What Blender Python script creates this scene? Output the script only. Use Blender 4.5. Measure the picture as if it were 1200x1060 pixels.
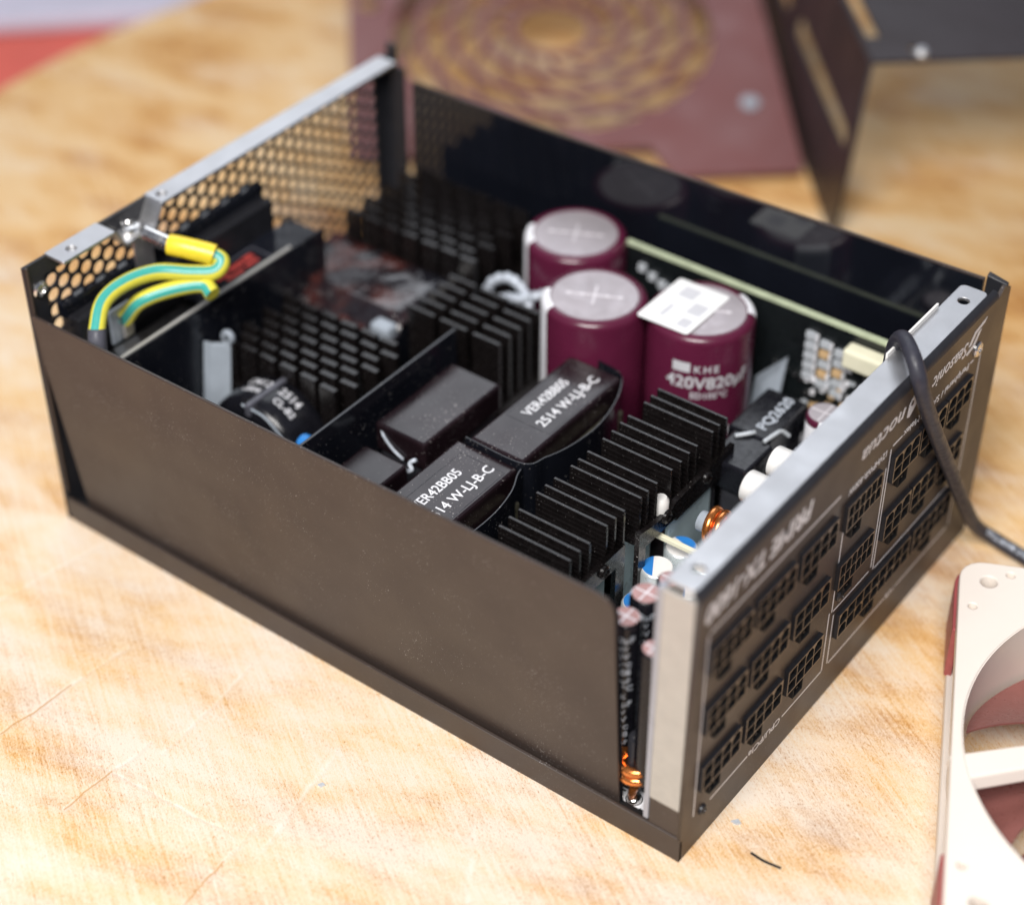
import bpy, math, random
from mathutils import Vector, Matrix
random.seed(7)
S = 0.001                      # everything below is authored in millimetres
scene = bpy.context.scene
for o in list(bpy.data.objects): bpy.data.objects.remove(o, do_unlink=True)
col = scene.collection

# ------------------------------------------------------------------ camera
cam = bpy.data.cameras.new('camera'); cam_o = bpy.data.objects.new('camera', cam); col.objects.link(cam_o)
rt = Vector((0.80049381, 0.59934009, -0.00105968)); dn = Vector((0.37744763, -0.50550045, -0.77588825)); fw = Vector((-0.4655566, 0.62069377, -0.63086948))
M = Matrix.Identity(4)
for i in range(3):
    M[i][0] = rt[i]; M[i][1] = -dn[i]; M[i][2] = -fw[i]
M.translation = Vector((357.44, -262.61, 368.98)) * S
cam_o.matrix_world = M
cam.sensor_width = 36; cam.lens = 68.33; cam.clip_start = 0.01; cam.clip_end = 20
cam.dof.use_dof = True; cam.dof.focus_distance = 0.486; cam.dof.aperture_fstop = 5.0; cam.dof.aperture_blades = 0
scene.camera = cam_o

# ------------------------------------------------------------------ world and lamps
w = bpy.data.worlds.new('World'); scene.world = w; w.use_nodes = True
bg = w.node_tree.nodes['Background']; bg.inputs[0].default_value = (0.62, 0.66, 0.80, 1); bg.inputs[1].default_value = 0.26

def area(name, loc, tgt, sx, sy, power, colr):
    l = bpy.data.lights.new(name, 'AREA'); l.shape = 'RECTANGLE'; l.size = sx; l.size_y = sy; l.energy = power; l.color = colr
    o = bpy.data.objects.new(name, l); col.objects.link(o)
    o.location = Vector(loc) * S
    o.rotation_euler = (Vector(tgt) - Vector(loc)).to_track_quat('-Z', 'Y').to_euler()
    return o
area('key_softbox', (400, -690, 1080), (130, 60, 0), 0.7, 0.55, 26.0, (1.0, 0.975, 0.95))
area('added_sheen_softbox', (-560, 900, 1080), (90, 100, 0), 1.0, 0.8, 5.6, (0.90, 0.94, 1.0))  # added lamp behind, out of view, to put a sheen on the bare metal

vs = scene.view_settings; vs.view_transform = 'Standard'; vs.look = 'None'; vs.exposure = 0.0; vs.gamma = 1.0; vs.use_curve_mapping = False

# ------------------------------------------------------------------ materials
def nodes(name):
    m = bpy.data.materials.new(name); m.use_nodes = True
    return m, m.node_tree, m.node_tree.nodes['Principled BSDF']
def N(nt, t, **k):
    n = nt.nodes.new(t)
    for a, b in k.items(): setattr(n, a, b)
    return n
def coords(nt, scale=1000.0, rot=0.0, stretch=(1, 1, 1), kind='Object'):
    tc = N(nt, 'ShaderNodeTexCoord'); mp = N(nt, 'ShaderNodeMapping')
    mp.inputs['Scale'].default_value = [scale * s for s in stretch]; src = tc.outputs[kind]
    if rot:
        rm = N(nt, 'ShaderNodeMapping'); rm.inputs['Rotation'].default_value = (0, 0, rot); nt.links.new(src, rm.inputs['Vector']); src = rm.outputs[0]
    nt.links.new(src, mp.inputs['Vector']); return mp.outputs[0]
def noise(nt, vec, scale, detail=3, rough=0.55):
    n = N(nt, 'ShaderNodeTexNoise'); n.inputs['Scale'].default_value = scale; n.inputs['Detail'].default_value = detail; n.inputs['Roughness'].default_value = rough
    nt.links.new(vec, n.inputs['Vector']); return n.outputs[0]
def ramp(nt, fac, stops):
    r = N(nt, 'ShaderNodeValToRGB'); e = r.color_ramp.elements
    while len(e) < len(stops): e.new(0.5)
    for i, (p, c) in enumerate(stops):
        e[i].position = p; e[i].color = (c[0], c[1], c[2], 1) if hasattr(c, '__len__') else (c, c, c, 1)
    nt.links.new(fac, r.inputs[0]); return r.outputs[0]
def mixc(nt, fac, a, b, mode='MIX'):
    m = N(nt, 'ShaderNodeMix', data_type='RGBA', blend_type=mode)
    if isinstance(fac, (int, float)): m.inputs[0].default_value = fac
    else: nt.links.new(fac, m.inputs[0])
    for i, x in ((6, a), (7, b)):
        if isinstance(x, tuple): m.inputs[i].default_value = (*x, 1)
        else: nt.links.new(x, m.inputs[i])
    return m.outputs[2]
def math_(nt, op, a, b=None, clamp=False):
    m = N(nt, 'ShaderNodeMath', operation=op, use_clamp=clamp)
    for i, x in enumerate((a, b)):
        if x is None: continue
        if isinstance(x, (int, float)): m.inputs[i].default_value = x
        else: nt.links.new(x, m.inputs[i])
    return m.outputs[0]
def bump(nt, b, h, strength, dist=0.0001):
    n = N(nt, 'ShaderNodeBump'); n.inputs['Strength'].default_value = strength; n.inputs['Distance'].default_value = dist
    nt.links.new(h, n.inputs['Height']); nt.links.new(n.outputs[0], b.inputs['Normal'])

def plain(name, c, rough=0.5, metal=0.0, var=0.25, vscale=0.25, bstr=0.0, bscale=3.0, spec=0.5, coat=0.0, dust=0.0, dustc=(0.45, 0.42, 0.40), dscale=1.6, rvar=0.12):
    """a principled surface with uneven tone and gloss, optional fine relief and dust specks"""
    m, nt, b = nodes(name); v = coords(nt)
    n1 = noise(nt, v, vscale, 4)
    lo = tuple(x * (1 - var) for x in c); hi = tuple(min(1, x * (1 + var)) for x in c)
    cc = ramp(nt, n1, [(0.3, lo), (0.7, hi)])
    if dust:
        d = noise(nt, v, dscale, 2, 0.5); d2 = noise(nt, v, 0.05, 2)
        k = math_(nt, 'ADD', math_(nt, 'MULTIPLY', d2, 0.22), d)
        k = ramp(nt, k, [(0.835 - dust * 0.1, 0.0), (0.86 - dust * 0.1, 0.85)])
        cc = mixc(nt, k, cc, dustc)
    nt.links.new(cc, b.inputs['Base Color'])
    r = ramp(nt, noise(nt, v, vscale * 2.3, 3), [(0.3, max(0.03, rough - rvar)), (0.7, min(1, rough + rvar))])
    nt.links.new(r, b.inputs['Roughness'])
    b.inputs['Metallic'].default_value = metal; b.inputs['Specular IOR Level'].default_value = spec
    b.inputs['Coat Weight'].default_value = coat; b.inputs['Coat Roughness'].default_value = 0.1
    if bstr: bump(nt, b, noise(nt, v, bscale, 2), bstr)
    return m

MT = {}
MT['coat'] = plain('black_brown_powder_coat', (0.050, 0.036, 0.030), 0.46, var=0.10, vscale=0.02, bstr=0.35, bscale=2.2, dust=0.10, dscale=3.0, rvar=0.09)
MT['coat_edge'] = plain('dark_painted_edge', (0.020, 0.020, 0.024), 0.42, var=0.1, bstr=0.3, bscale=2.2)
MT['return'] = plain('pale_plated_return', (0.50, 0.49, 0.46), 0.5, metal=0.3, var=0.05)
MT['mirror'] = plain('shiny_dark_film', (0.62, 0.60, 0.58), 0.30, metal=1.0, var=0.1, rvar=0.04)
MT['bare'] = plain('bare_zinc_steel', (0.64, 0.64, 0.65), 0.46, metal=1.0, var=0.05, vscale=0.05, bstr=0.18, bscale=2.0, rvar=0.06)
MT['edge_grey'] = plain('grey_sheet_edge', (0.40, 0.42, 0.48), 0.4, metal=0.3, var=0.04)
MT['bright'] = plain('bright_nickel', (0.80, 0.79, 0.77), 0.2, metal=1.0, var=0.08)
MT['film'] = plain('black_insulating_film', (0.007, 0.008, 0.012), 0.17, var=0.3, vscale=0.03, spec=0.45, bstr=0.06, bscale=0.08, dust=0.12, dscale=1.9, rvar=0.05)
MT['wallfilm'] = plain('glossy_black_lining', (0.006, 0.007, 0.011), 0.07, var=0.3, vscale=0.03, spec=0.75, bstr=0.05, bscale=0.05, rvar=0.04)
MT['anod'] = plain('black_anodised_aluminium', (0.0075, 0.006, 0.006), 0.25, var=0.3, vscale=0.5, spec=0.45, dust=0.06, dscale=2.0, bstr=0.05)
MT['socket'] = plain('black_nylon', (0.014, 0.014, 0.017), 0.38, var=0.2, spec=0.5)
MT['socket_rim'] = plain('nylon_rim_wood_reflection', (0.13, 0.088, 0.056), 0.4, var=0.2)
MT['dark'] = plain('black_shade_and_bristle', (0.004, 0.004, 0.005), 0.6, var=0.1)
MT['maroon'] = plain('maroon_sleeve', (0.095, 0.011, 0.035), 0.25, var=0.12, vscale=0.05, spec=0.5, coat=0.15, rvar=0.05)
MT['disc'] = plain('grey_aluminium_top', (0.43, 0.39, 0.41), 0.42, metal=0.35, var=0.07, vscale=0.15)
MT['pinkdisc'] = plain('pinkish_vent_top', (0.42, 0.24, 0.23), 0.45, metal=0.2, var=0.1)
MT['score'] = plain('scored_line', (0.72, 0.68, 0.70), 0.4, metal=0.3, var=0.05)
MT['white'] = plain('white_print', (0.80, 0.80, 0.83), 0.5, var=0.05)
MT['silver_print'] = plain('silver_grey_print', (0.70, 0.69, 0.71), 0.45, var=0.05)
MT['paper'] = plain('white_paper_sticker', (0.86, 0.86, 0.85), 0.6, var=0.03)
MT['greyprint'] = plain('pale_grey_print', (0.60, 0.60, 0.63), 0.5, var=0.05)
MT['tape'] = plain('dark_brown_transformer_tape', (0.013, 0.007, 0.009), 0.21, var=0.35, vscale=0.05, spec=0.5, dust=0.16, dscale=1.9, bstr=0.12, bscale=0.3, rvar=0.07)
MT['core'] = plain('ferrite_core', (0.030, 0.030, 0.036), 0.40, var=0.2, spec=0.4, dust=0.3, dscale=1.8)
MT['winding'] = plain('taped_winding', (0.07, 0.065, 0.045), 0.32, var=0.6, vscale=0.6, bstr=0.4, bscale=1.2)
MT['copper'] = plain('enamelled_copper', (0.80, 0.27, 0.07), 0.22, metal=0.85, var=0.2, coat=0.4)
MT['copper_dull'] = plain('dull_copper', (0.30, 0.13, 0.06), 0.4, metal=0.5, var=0.2)
MT['pcb'] = plain('dark_solder_mask', (0.006, 0.008, 0.009), 0.35, var=0.2)
MT['pcbedge'] = plain('pale_green_board_edge', (0.50, 0.56, 0.38), 0.6, var=0.15, vscale=0.2)
MT['cream'] = plain('cream_nylon', (0.83, 0.80, 0.60), 0.45, var=0.04)
MT['whitepl'] = plain('white_nylon', (0.86, 0.84, 0.81), 0.4, var=0.03)
MT['glue'] = plain('grey_white_silicone', (0.48, 0.52, 0.58), 0.35, var=0.3, vscale=0.6, bstr=0.6, bscale=0.7)
MT['greypad'] = plain('grey_silicone_pad', (0.33, 0.37, 0.42), 0.4, var=0.08)
MT['yellow'] = plain('yellow_sleeve', (0.90, 0.68, 0.04), 0.3, var=0.06)
MT['blue'] = plain('blue_print', (0.03, 0.22, 0.62), 0.4, var=0.06)
MT['pale_can'] = plain('pale_aluminium_can', (0.74, 0.79, 0.80), 0.34, metal=0.5, var=0.06)
MT['bluegrey'] = plain('blue_grey_gap_plate', (0.55, 0.68, 0.72), 0.35, metal=0.2, var=0.12, vscale=0.06)
MT['shrink'] = plain('grey_shrink_tube', (0.09, 0.09, 0.11), 0.35, var=0.15)
MT['blacksleeve'] = plain('black_sleeve', (0.008, 0.008, 0.011), 0.22, var=0.2, spec=0.4, bstr=0.25, bscale=0.25)
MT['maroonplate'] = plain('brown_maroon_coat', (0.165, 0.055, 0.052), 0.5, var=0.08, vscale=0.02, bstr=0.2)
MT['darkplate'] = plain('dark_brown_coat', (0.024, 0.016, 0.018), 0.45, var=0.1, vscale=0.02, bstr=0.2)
MT['fancream'] = plain('cream_fan_plastic', (0.84, 0.76, 0.68), 0.42, var=0.03, vscale=0.03, bstr=0.05, bscale=2)
MT['fanbrown'] = plain('brown_fan_plastic', (0.28, 0.105, 0.09), 0.36, var=0.06, bstr=0.12, bscale=2.5)
MT['pad'] = plain('brown_rubber_pad', (0.36, 0.085, 0.085), 0.5, var=0.08)
MT['cable'] = plain('dark_grey_cable_sheath', (0.030, 0.030, 0.042), 0.48, var=0.2, vscale=0.3, spec=0.5, bstr=0.25, bscale=1.2)
MT['red'] = plain('red_print', (0.45, 0.06, 0.05), 0.45, var=0.1)
MT['tan'] = plain('tan_component', (0.62, 0.42, 0.22), 0.45, var=0.1)
MT['smd'] = plain('pale_component', (0.66, 0.70, 0.74), 0.3, metal=0.3, var=0.1)
MT['redcloth'] = plain('red_cloth', (0.62, 0.12, 0.09), 0.85, var=0.12, vscale=0.02, bstr=0.4, bscale=1.0)
MT['greycloth'] = plain('grey_lavender_cloth', (0.52, 0.50, 0.60), 0.85, var=0.1, vscale=0.02)
MT['crumple'] = None

def wire_mat():
    m, nt, b = nodes('green_yellow_striped_insulation')
    tc = N(nt, 'ShaderNodeTexCoord'); sp = N(nt, 'ShaderNodeSeparateXYZ'); at = N(nt, 'ShaderNodeAttribute', attribute_name='around')
    k = ramp(nt, at.outputs['Fac'], [(0.0, 1.0), (0.155, 1.0), (0.175, 0.0), (1.0, 0.0)])
    v = coords(nt); n1 = ramp(nt, noise(nt, v, 0.6), [(0.3, 0.9), (0.7, 1.0)])
    c = mixc(nt, k, (0.84, 0.76, 0.08), (0.06, 0.42, 0.36))
    nt.links.new(mixc(nt, 1.0, c, n1, 'MULTIPLY'), b.inputs['Base Color']); b.inputs['Roughness'].default_value = 0.32
    return m
MT['wire'] = wire_mat()

def crumple_mat():
    m, nt, b = nodes('crumpled_film_over_tape'); v = coords(nt)
    n1 = noise(nt, v, 0.045, 3); n2 = noise(nt, v, 0.07, 3)
    c = ramp(nt, n1, [(0.36, (0.010, 0.010, 0.014)), (0.50, (0.016, 0.010, 0.012)), (0.58, (0.065, 0.018, 0.014)), (0.66, (0.014, 0.012, 0.015)), (0.74, (0.13, 0.14, 0.15))])
    nt.links.new(c, b.inputs['Base Color']); b.inputs['Roughness'].default_value = 0.16; b.inputs['Coat Weight'].default_value = 0.6; b.inputs['Coat Roughness'].default_value = 0.08
    bump(nt, b, n2, 0.7, 0.003); return m
MT['crumple'] = crumple_mat()

def wood_mat():
    m, nt, b = nodes('scuffed_pale_wood')
    v0 = coords(nt)                                      # mm
    ang = math.atan2(0.53, 0.85)                         # the saw marks run this way across the board
    va_ = coords(nt, rot=ang, stretch=(0.035, 1.0, 1.0)); vb_ = coords(nt, rot=ang + 0.05, stretch=(0.45, 1.0, 1.0)); vc_ = coords(nt, rot=-0.17, stretch=(0.40, 1.0, 1.0))
    big = noise(nt, v0, 0.013, 3, 0.6); mid = noise(nt, vc_, 0.05, 9, 0.66); saw = noise(nt, va_, 0.9, 5, 0.75); pore = noise(nt, vb_, 2.2, 3, 0.7); spk = noise(nt, v0, 3.2, 2, 0.6)
    def amp(x, k): return math_(nt, 'MULTIPLY', math_(nt, 'SUBTRACT', x, 0.5), k)
    k = math_(nt, 'ADD', amp(big, 0.75), amp(mid, 1.35)); fine = math_(nt, 'ADD', amp(saw, 0.62), math_(nt, 'ADD', amp(pore, 0.5), amp(spk, 0.5)))
    k = math_(nt, 'ADD', math_(nt, 'ADD', k, fine), 0.5)
    c = ramp(nt, k, [(0.18, (0.42, 0.18, 0.048)), (0.38, (0.64, 0.345, 0.115)), (0.50, (0.745, 0.475, 0.215)), (0.64, (0.775, 0.545, 0.295)), (0.82, (0.80, 0.63, 0.42))])
    # paler front and right: scuffs plus brighter light painted into the colour
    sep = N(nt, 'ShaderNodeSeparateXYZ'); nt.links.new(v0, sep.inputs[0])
    scuff_light = N(nt, 'ShaderNodeMapRange', clamp=True); nt.links.new(math_(nt, 'SUBTRACT', math_(nt, 'ADD', sep.outputs[1], amp(big, 170.0)), math_(nt, 'MULTIPLY', math_(nt, 'MAXIMUM', sep.outputs[0], 60.0), 0.42)), scuff_light.inputs[0])
    for i, q in ((1, -60.0), (2, 110.0), (3, 0.62), (4, -0.12)): scuff_light.inputs[i].default_value = q
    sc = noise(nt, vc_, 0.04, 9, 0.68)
    sm_ = math_(nt, 'ADD', math_(nt, 'ADD', amp(sc, 3.6), math_(nt, 'MULTIPLY', fine, 2.2)), scuff_light.outputs[0], True)
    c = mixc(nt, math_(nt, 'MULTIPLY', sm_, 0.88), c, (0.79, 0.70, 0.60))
    # dark pores that follow the saw marks, in drifts
    fl = math_(nt, 'MULTIPLY', ramp(nt, pore, [(0.33, 1.0), (0.41, 0.0)]), ramp(nt, mid, [(0.44, 0.95), (0.60, 0.2)]))
    c = mixc(nt, math_(nt, 'MULTIPLY', fl, 0.8), c, (0.38, 0.17, 0.06))
    # knife scores: pale lips, the deeper ones with an orange-brown core
    wob = amp(noise(nt, v0, 0.09, 3), 3.0); tot = None; core = None
    for (x0, y0, x1, y1, wd, dk) in [(48.9, -69.3, 52.4, -27, 1.0, 1), (80, -76.7, 81.7, -47.6, 0.9, 1), (86.8, -49.5, 83.8, -12.5, 1.0, 0), (124.3, -81.7, 121.5, -50.7, 0.9, 1), (127.7, -56.7, 121, -20, 1.1, 0),
                                     (10.6, -37.3, 16.3, -1.8, 1.0, 0), (160.3, -14, 176.8, -40.1, 1.2, 0), (72, -62, 118, -58, 0.9, 0)]:
        L = math.hypot(x1 - x0, y1 - y0); ux, uy = (x1 - x0) / L, (y1 - y0) / L
        px = math_(nt, 'SUBTRACT', sep.outputs[0], x0); py = math_(nt, 'SUBTRACT', sep.outputs[1], y0)
        al = math_(nt, 'ADD', math_(nt, 'MULTIPLY', px, ux), math_(nt, 'MULTIPLY', py, uy))
        ac = math_(nt, 'ABSOLUTE', math_(nt, 'ADD', math_(nt, 'ADD', math_(nt, 'MULTIPLY', px, -uy), math_(nt, 'MULTIPLY', py, ux)), wob))
        e = math_(nt, 'MULTIPLY', math_(nt, 'LESS_THAN', al, L), math_(nt, 'GREATER_THAN', al, 0.0))
        on = math_(nt, 'MULTIPLY', math_(nt, 'SUBTRACT', 1.0, math_(nt, 'DIVIDE', ac, wd), True), e)
        tot = on if tot is None else math_(nt, 'MAXIMUM', tot, on)
        if dk:
            o2 = math_(nt, 'MULTIPLY', math_(nt, 'SUBTRACT', 1.0, math_(nt, 'DIVIDE', ac, wd * 0.45), True), math_(nt, 'MULTIPLY', e, math_(nt, 'LESS_THAN', al, L * 0.55)))
            core = o2 if core is None else math_(nt, 'MAXIMUM', core, o2)
    c = mixc(nt, math_(nt, 'MULTIPLY', math_(nt, 'MULTIPLY', tot, ramp(nt, noise(nt, v0, 0.15, 3), [(0.38, 0.0), (0.62, 1.0)])), 0.62), c, (0.82, 0.76, 0.68))
    c = mixc(nt, math_(nt, 'MULTIPLY', core, 0.85), c, (0.52, 0.26, 0.08))
    nt.links.new(c, b.inputs['Base Color'])
    nt.links.new(ramp(nt, mid, [(0.3, 0.5), (0.7, 0.72)]), b.inputs['Roughness']); b.inputs['Specular IOR Level'].default_value = 0.3
    bump(nt, b, math_(nt, 'SUBTRACT', fine, tot), 0.5, 0.0003)
    return m
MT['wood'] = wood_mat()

# ------------------------------------------------------------------ mesh helpers
def link(o, parent=None):
    col.objects.link(o)
    if parent is not None: o.parent = parent
    return o
def finish(me, smooth):
    if smooth:
        for p in me.polygons: p.use_smooth = True
        me.set_sharp_from_angle(angle=math.radians(smooth if smooth is not True else 35))
class MB:
    def __init__(s): s.v = []; s.f = []
    def add(s, vs_, fs):
        n = len(s.v); s.v += [tuple(p) for p in vs_]; s.f += [tuple(i + n for i in f) for f in fs]; return s
    def hexa(s, p):
        return s.add(p, [(3, 2, 1, 0), (4, 5, 6, 7), (0, 1, 5, 4), (1, 2, 6, 5), (2, 3, 7, 6), (3, 0, 4, 7)])
    def box(s, x0, x1, y0, y1, z0, z1):
        return s.hexa([(x0, y0, z0), (x1, y0, z0), (x1, y1, z0), (x0, y1, z0), (x0, y0, z1), (x1, y0, z1), (x1, y1, z1), (x0, y1, z1)])
    def lathe(s, prof, n=32, c=(0, 0, 0), ax='z', a0=0.0, a1=None, caps=True):
        full = a1 is None; a1 = 2 * math.pi if full else a1; m = n if full else n + 1
        vs_ = []
        for (r, h) in prof:
            for i in range(m):
                a = a0 + (a1 - a0) * i / n; p = (r * math.cos(a), r * math.sin(a), h)
                if ax == 'x': p = (h, p[0], p[1])
                elif ax == 'y': p = (p[1], h, p[0])
                vs_.append((p[0] + c[0], p[1] + c[1], p[2] + c[2]))
        fs = []
        for j in range(len(prof) - 1):
            for i in range(n):
                k = (i + 1) % m
                fs.append((j * m + i, j * m + k, (j + 1) * m + k, (j + 1) * m + i))
        if caps and full:
            fs.append(tuple(range(m - 1, -1, -1))); b = (len(prof) - 1) * m; fs.append(tuple(range(b, b + m)))
        return s.add(vs_, fs)
    def prism(s, poly, z0, z1, fn=lambda x, y, z: (x, y, z)):
        n = len(poly); vs_ = [fn(x, y, z0) for x, y in poly] + [fn(x, y, z1) for x, y in poly]
        return s.add(vs_, [tuple(range(n - 1, -1, -1)), tuple(range(n, 2 * n))] + [(i, (i + 1) % n, n + (i + 1) % n, n + i) for i in range(n)])
    def tube(s, path, r, n=14, flat=1.0, caps=True):
        P = [Vector(p) for p in path]; T = []
        for i in range(len(P)): T.append((P[min(i + 1, len(P) - 1)] - P[max(i - 1, 0)]).normalized())
        u = T[0].orthogonal().normalized(); vs_ = []
        for i, p in enumerate(P):
            if i: u = (u - T[i] * u.dot(T[i])).normalized()
            w_ = T[i].cross(u); rr = r[i] if hasattr(r, '__len__') else r
            for k in range(n):
                a = 2 * math.pi * k / n; q = p + u * (math.cos(a) * rr) + w_ * (math.sin(a) * rr * flat); vs_.append(tuple(q))
        fs = [(j * n + i, j * n + (i + 1) % n, (j + 1) * n + (i + 1) % n, (j + 1) * n + i) for j in range(len(P) - 1) for i in range(n)]
        if caps: fs += [tuple(range(n - 1, -1, -1)), tuple(range((len(P) - 1) * n, len(P) * n))]
        return s.add(vs_, fs)
    def mesh(s, name, mat, smooth=False):
        me = bpy.data.meshes.new(name); me.from_pydata([(x * S, y * S, z * S) for x, y, z in s.v], [], s.f); me.materials.append(MT[mat]); me.validate(); finish(me, smooth); return me
    def build(s, name, mat, parent=None, loc=(0, 0, 0), smooth=False, bevel=0, seg=2):
        o = bpy.data.objects.new(name, s.mesh(name, mat, smooth)); o.location = Vector(loc) * S; link(o, parent)
        if bevel:
            b = o.modifiers.new('soft_edges', 'BEVEL'); b.width = bevel * S; b.segments = seg; b.limit_method = 'ANGLE'; b.angle_limit = math.radians(40); b.harden_normals = False
        return o
def place(me, name, parent, loc=(0, 0, 0), rot=(0, 0, 0), bevel=0):
    o = bpy.data.objects.new(name, me); o.location = Vector(loc) * S; o.rotation_euler = rot; link(o, parent)
    if bevel:
        b = o.modifiers.new('soft_edges', 'BEVEL'); b.width = bevel * S; b.segments = 2; b.limit_method = 'ANGLE'; b.angle_limit = math.radians(40)
    return o
def empty(name, loc=(0, 0, 0), rot=(0, 0, 0)):
    o = bpy.data.objects.new(name, None); o.empty_display_size = 0.02; o.location = Vector(loc) * S; o.rotation_euler = rot; col.objects.link(o); return o
def tag(o, label=None, cat=None, group=None, kind=None):
    if label: o['label'] = label
    if cat: o['category'] = cat
    if group: o['group'] = group
    if kind: o['kind'] = kind
    return o
def basis(o, r, u):
    """matrix whose x is r, y is u, z their cross product, origin o (mm)"""
    r = Vector(r).normalized(); u = Vector(u).normalized(); n = r.cross(u); m = Matrix.Identity(4)
    for i in range(3): m[i][0] = r[i]; m[i][1] = u[i]; m[i][2] = n[i]
    m.translation = Vector(o); return m
def curve_to_mesh(cu, name):
    o = bpy.data.objects.new('tmp', cu); col.objects.link(o); bpy.context.view_layer.update()
    me = bpy.data.meshes.new_from_object(o.evaluated_get(bpy.context.evaluated_depsgraph_get())); me.name = name
    bpy.data.objects.remove(o, do_unlink=True); bpy.data.curves.remove(cu); return me
def plate(name, loops, th, mat, parent, mtx, smooth=False, bev=0.0):
    """flat sheet with holes: loops[0] is the outline, the rest are cut out; sits from 0 to th above the plane"""
    cu = bpy.data.curves.new(name, 'CURVE'); cu.dimensions = '2D'; cu.fill_mode = 'BOTH'; cu.extrude = th / 2 - bev; cu.bevel_depth = bev; cu.bevel_resolution = 1
    if bev: cu.offset = -bev
    for lp in loops:
        sp = cu.splines.new('POLY'); sp.points.add(len(lp) - 1); sp.use_cyclic_u = True
        for p, q in zip(sp.points, lp): p.co = (q[0], q[1], 0, 1)
    me = curve_to_mesh(cu, name); me.transform(Matrix.Translation((0, 0, th / 2))); me.transform(mtx); me.transform(Matrix.Scale(S, 4)); me.materials.clear(); me.materials.append(MT[mat]); finish(me, smooth)
    o = bpy.data.objects.new(name, me); return link(o, parent)
def rrect(x0, x1, y0, y1, r, n=5):
    out = []
    for cx, cy, a in ((x1 - r, y1 - r, 0), (x0 + r, y1 - r, 90), (x0 + r, y0 + r, 180), (x1 - r, y0 + r, 270)):
        for i in range(n + 1):
            t = math.radians(a + 90 * i / n); out.append((cx + r * math.cos(t), cy + r * math.sin(t)))
    return out
def circ(cx, cy, r, n=24): return [(cx + r * math.cos(2 * math.pi * i / n), cy + r * math.sin(2 * math.pi * i / n)) for i in range(n)]
def text_mesh(body, size, bold=0.0, shear=0.0, ext=0.02, align='LEFT', width=None, spacing=1.0):
    cu = bpy.data.curves.new('print', 'FONT'); cu.body = body; cu.size = size; cu.shear = shear; cu.offset = bold; cu.extrude = ext; cu.align_x = align; cu.resolution_u = 3; cu.space_character = spacing
    me = curve_to_mesh(cu, 'print')
    if width:
        xs = [v.co.x for v in me.vertices]; k = width / (max(xs) - min(xs)); me.transform(Matrix.Diagonal((k, 1, 1, 1)))
    return me
def text(body, size, mat, parent, mtx, name='printed_text', **k):
    me = text_mesh(body, size, **k); me.transform(mtx); me.transform(Matrix.Scale(S, 4)); me.materials.clear(); me.materials.append(MT[mat])
    return link(bpy.data.objects.new(name, me), parent)
def wrap_text(body, size, mat, parent, c, r, ang, z, name='printed_text', ax='z', **k):
    """print laid round a cylinder of radius r whose axis passes through c"""
    me = text_mesh(body, size, align='CENTER', **k)
    for v in me.vertices:
        x, y, d = v.co; a = ang + x / r; rr = r + 0.06 + d
        if ax == 'z': v.co = Vector((c[0] + rr * math.cos(a), c[1] + rr * math.sin(a), z + y))
        else: v.co = Vector((c[0] - rr * math.cos(a), z + y, c[2] + rr * math.sin(a)))
    me.transform(Matrix.Scale(S, 4)); me.materials.clear(); me.materials.append(MT[mat])
    return link(bpy.data.objects.new(name, me), parent)
def spline(pts, n=10):
    P = [Vector(p) for p in pts]; P = [2 * P[0] - P[1]] + P + [2 * P[-1] - P[-2]]; out = []
    for i in range(1, len(P) - 2):
        a, b, c, d = P[i - 1:i + 3]
        for k in range(n):
            t = k / n; out.append(0.5 * ((2 * b) + (c - a) * t + (2 * a - 5 * b + 4 * c - d) * t * t + (3 * b - a - 3 * c + d) * t ** 3))
    out.append(P[-2]); return out

# ------------------------------------------------------------------ the setting: wooden board, cloth behind
mb = MB(); R0 = 400; prof = [(R0 - 7, -38), (R0, -34), (R0, -5), (R0 - 2, -1.6), (R0 - 6, 0)]
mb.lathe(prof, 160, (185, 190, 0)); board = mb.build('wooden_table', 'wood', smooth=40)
tag(board, kind='structure')
cloth = MB().box(-900, 700, -500, 1500, -42, -39).build('red_cloth', 'redcloth'); tag(cloth, kind='structure')
mb = MB()
mb.hexa([(-340, 208, -38.9), (-215, 326, -38.9), (-330, 450, -38.9), (-455, 330, -38.9), (-340, 208, -31), (-215, 326, -31), (-330, 450, -31), (-455, 330, -31)]); gc = mb.build('folded_cloth', 'greycloth', bevel=3); tag(gc, 'folded grey lavender cloth lying on the red cloth beyond the board', 'cloth')

# ------------------------------------------------------------------ power supply
psu = empty('power_supply'); tag(psu, 'opened black computer power supply with its circuit parts exposed', 'power supply')

# base tray with lips along both long sides
mb = MB(); mb.box(0.6, 209.4, 0.2, 149.8, 0.0, 1.0)
base = mb.build('base_tray', 'coat', psu)
lip = [(0.0, 3.5), (3.5, 0.0), (210.0, 0.0), (210.0, 7.0), (209.0, 7.9), (1.2, 7.9), (0.0, 6.8)]
plate('tray_lip', [lip], 1.0, 'coat', base, basis((0, 1.0, 0), (1, 0, 0), (0, 0, 1)), bev=0.12)
plate('tray_lip', [lip], 1.0, 'coat', base, basis((0, 150.0, 0), (1, 0, 0), (0, 0, 1)), bev=0.12)

MB().box(2, 200, 1.05, 4.0, 4.8, 5.6).build('gap_shade_strip', 'dark', base)  # added dark strip standing for the shade between lip and wall
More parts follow.
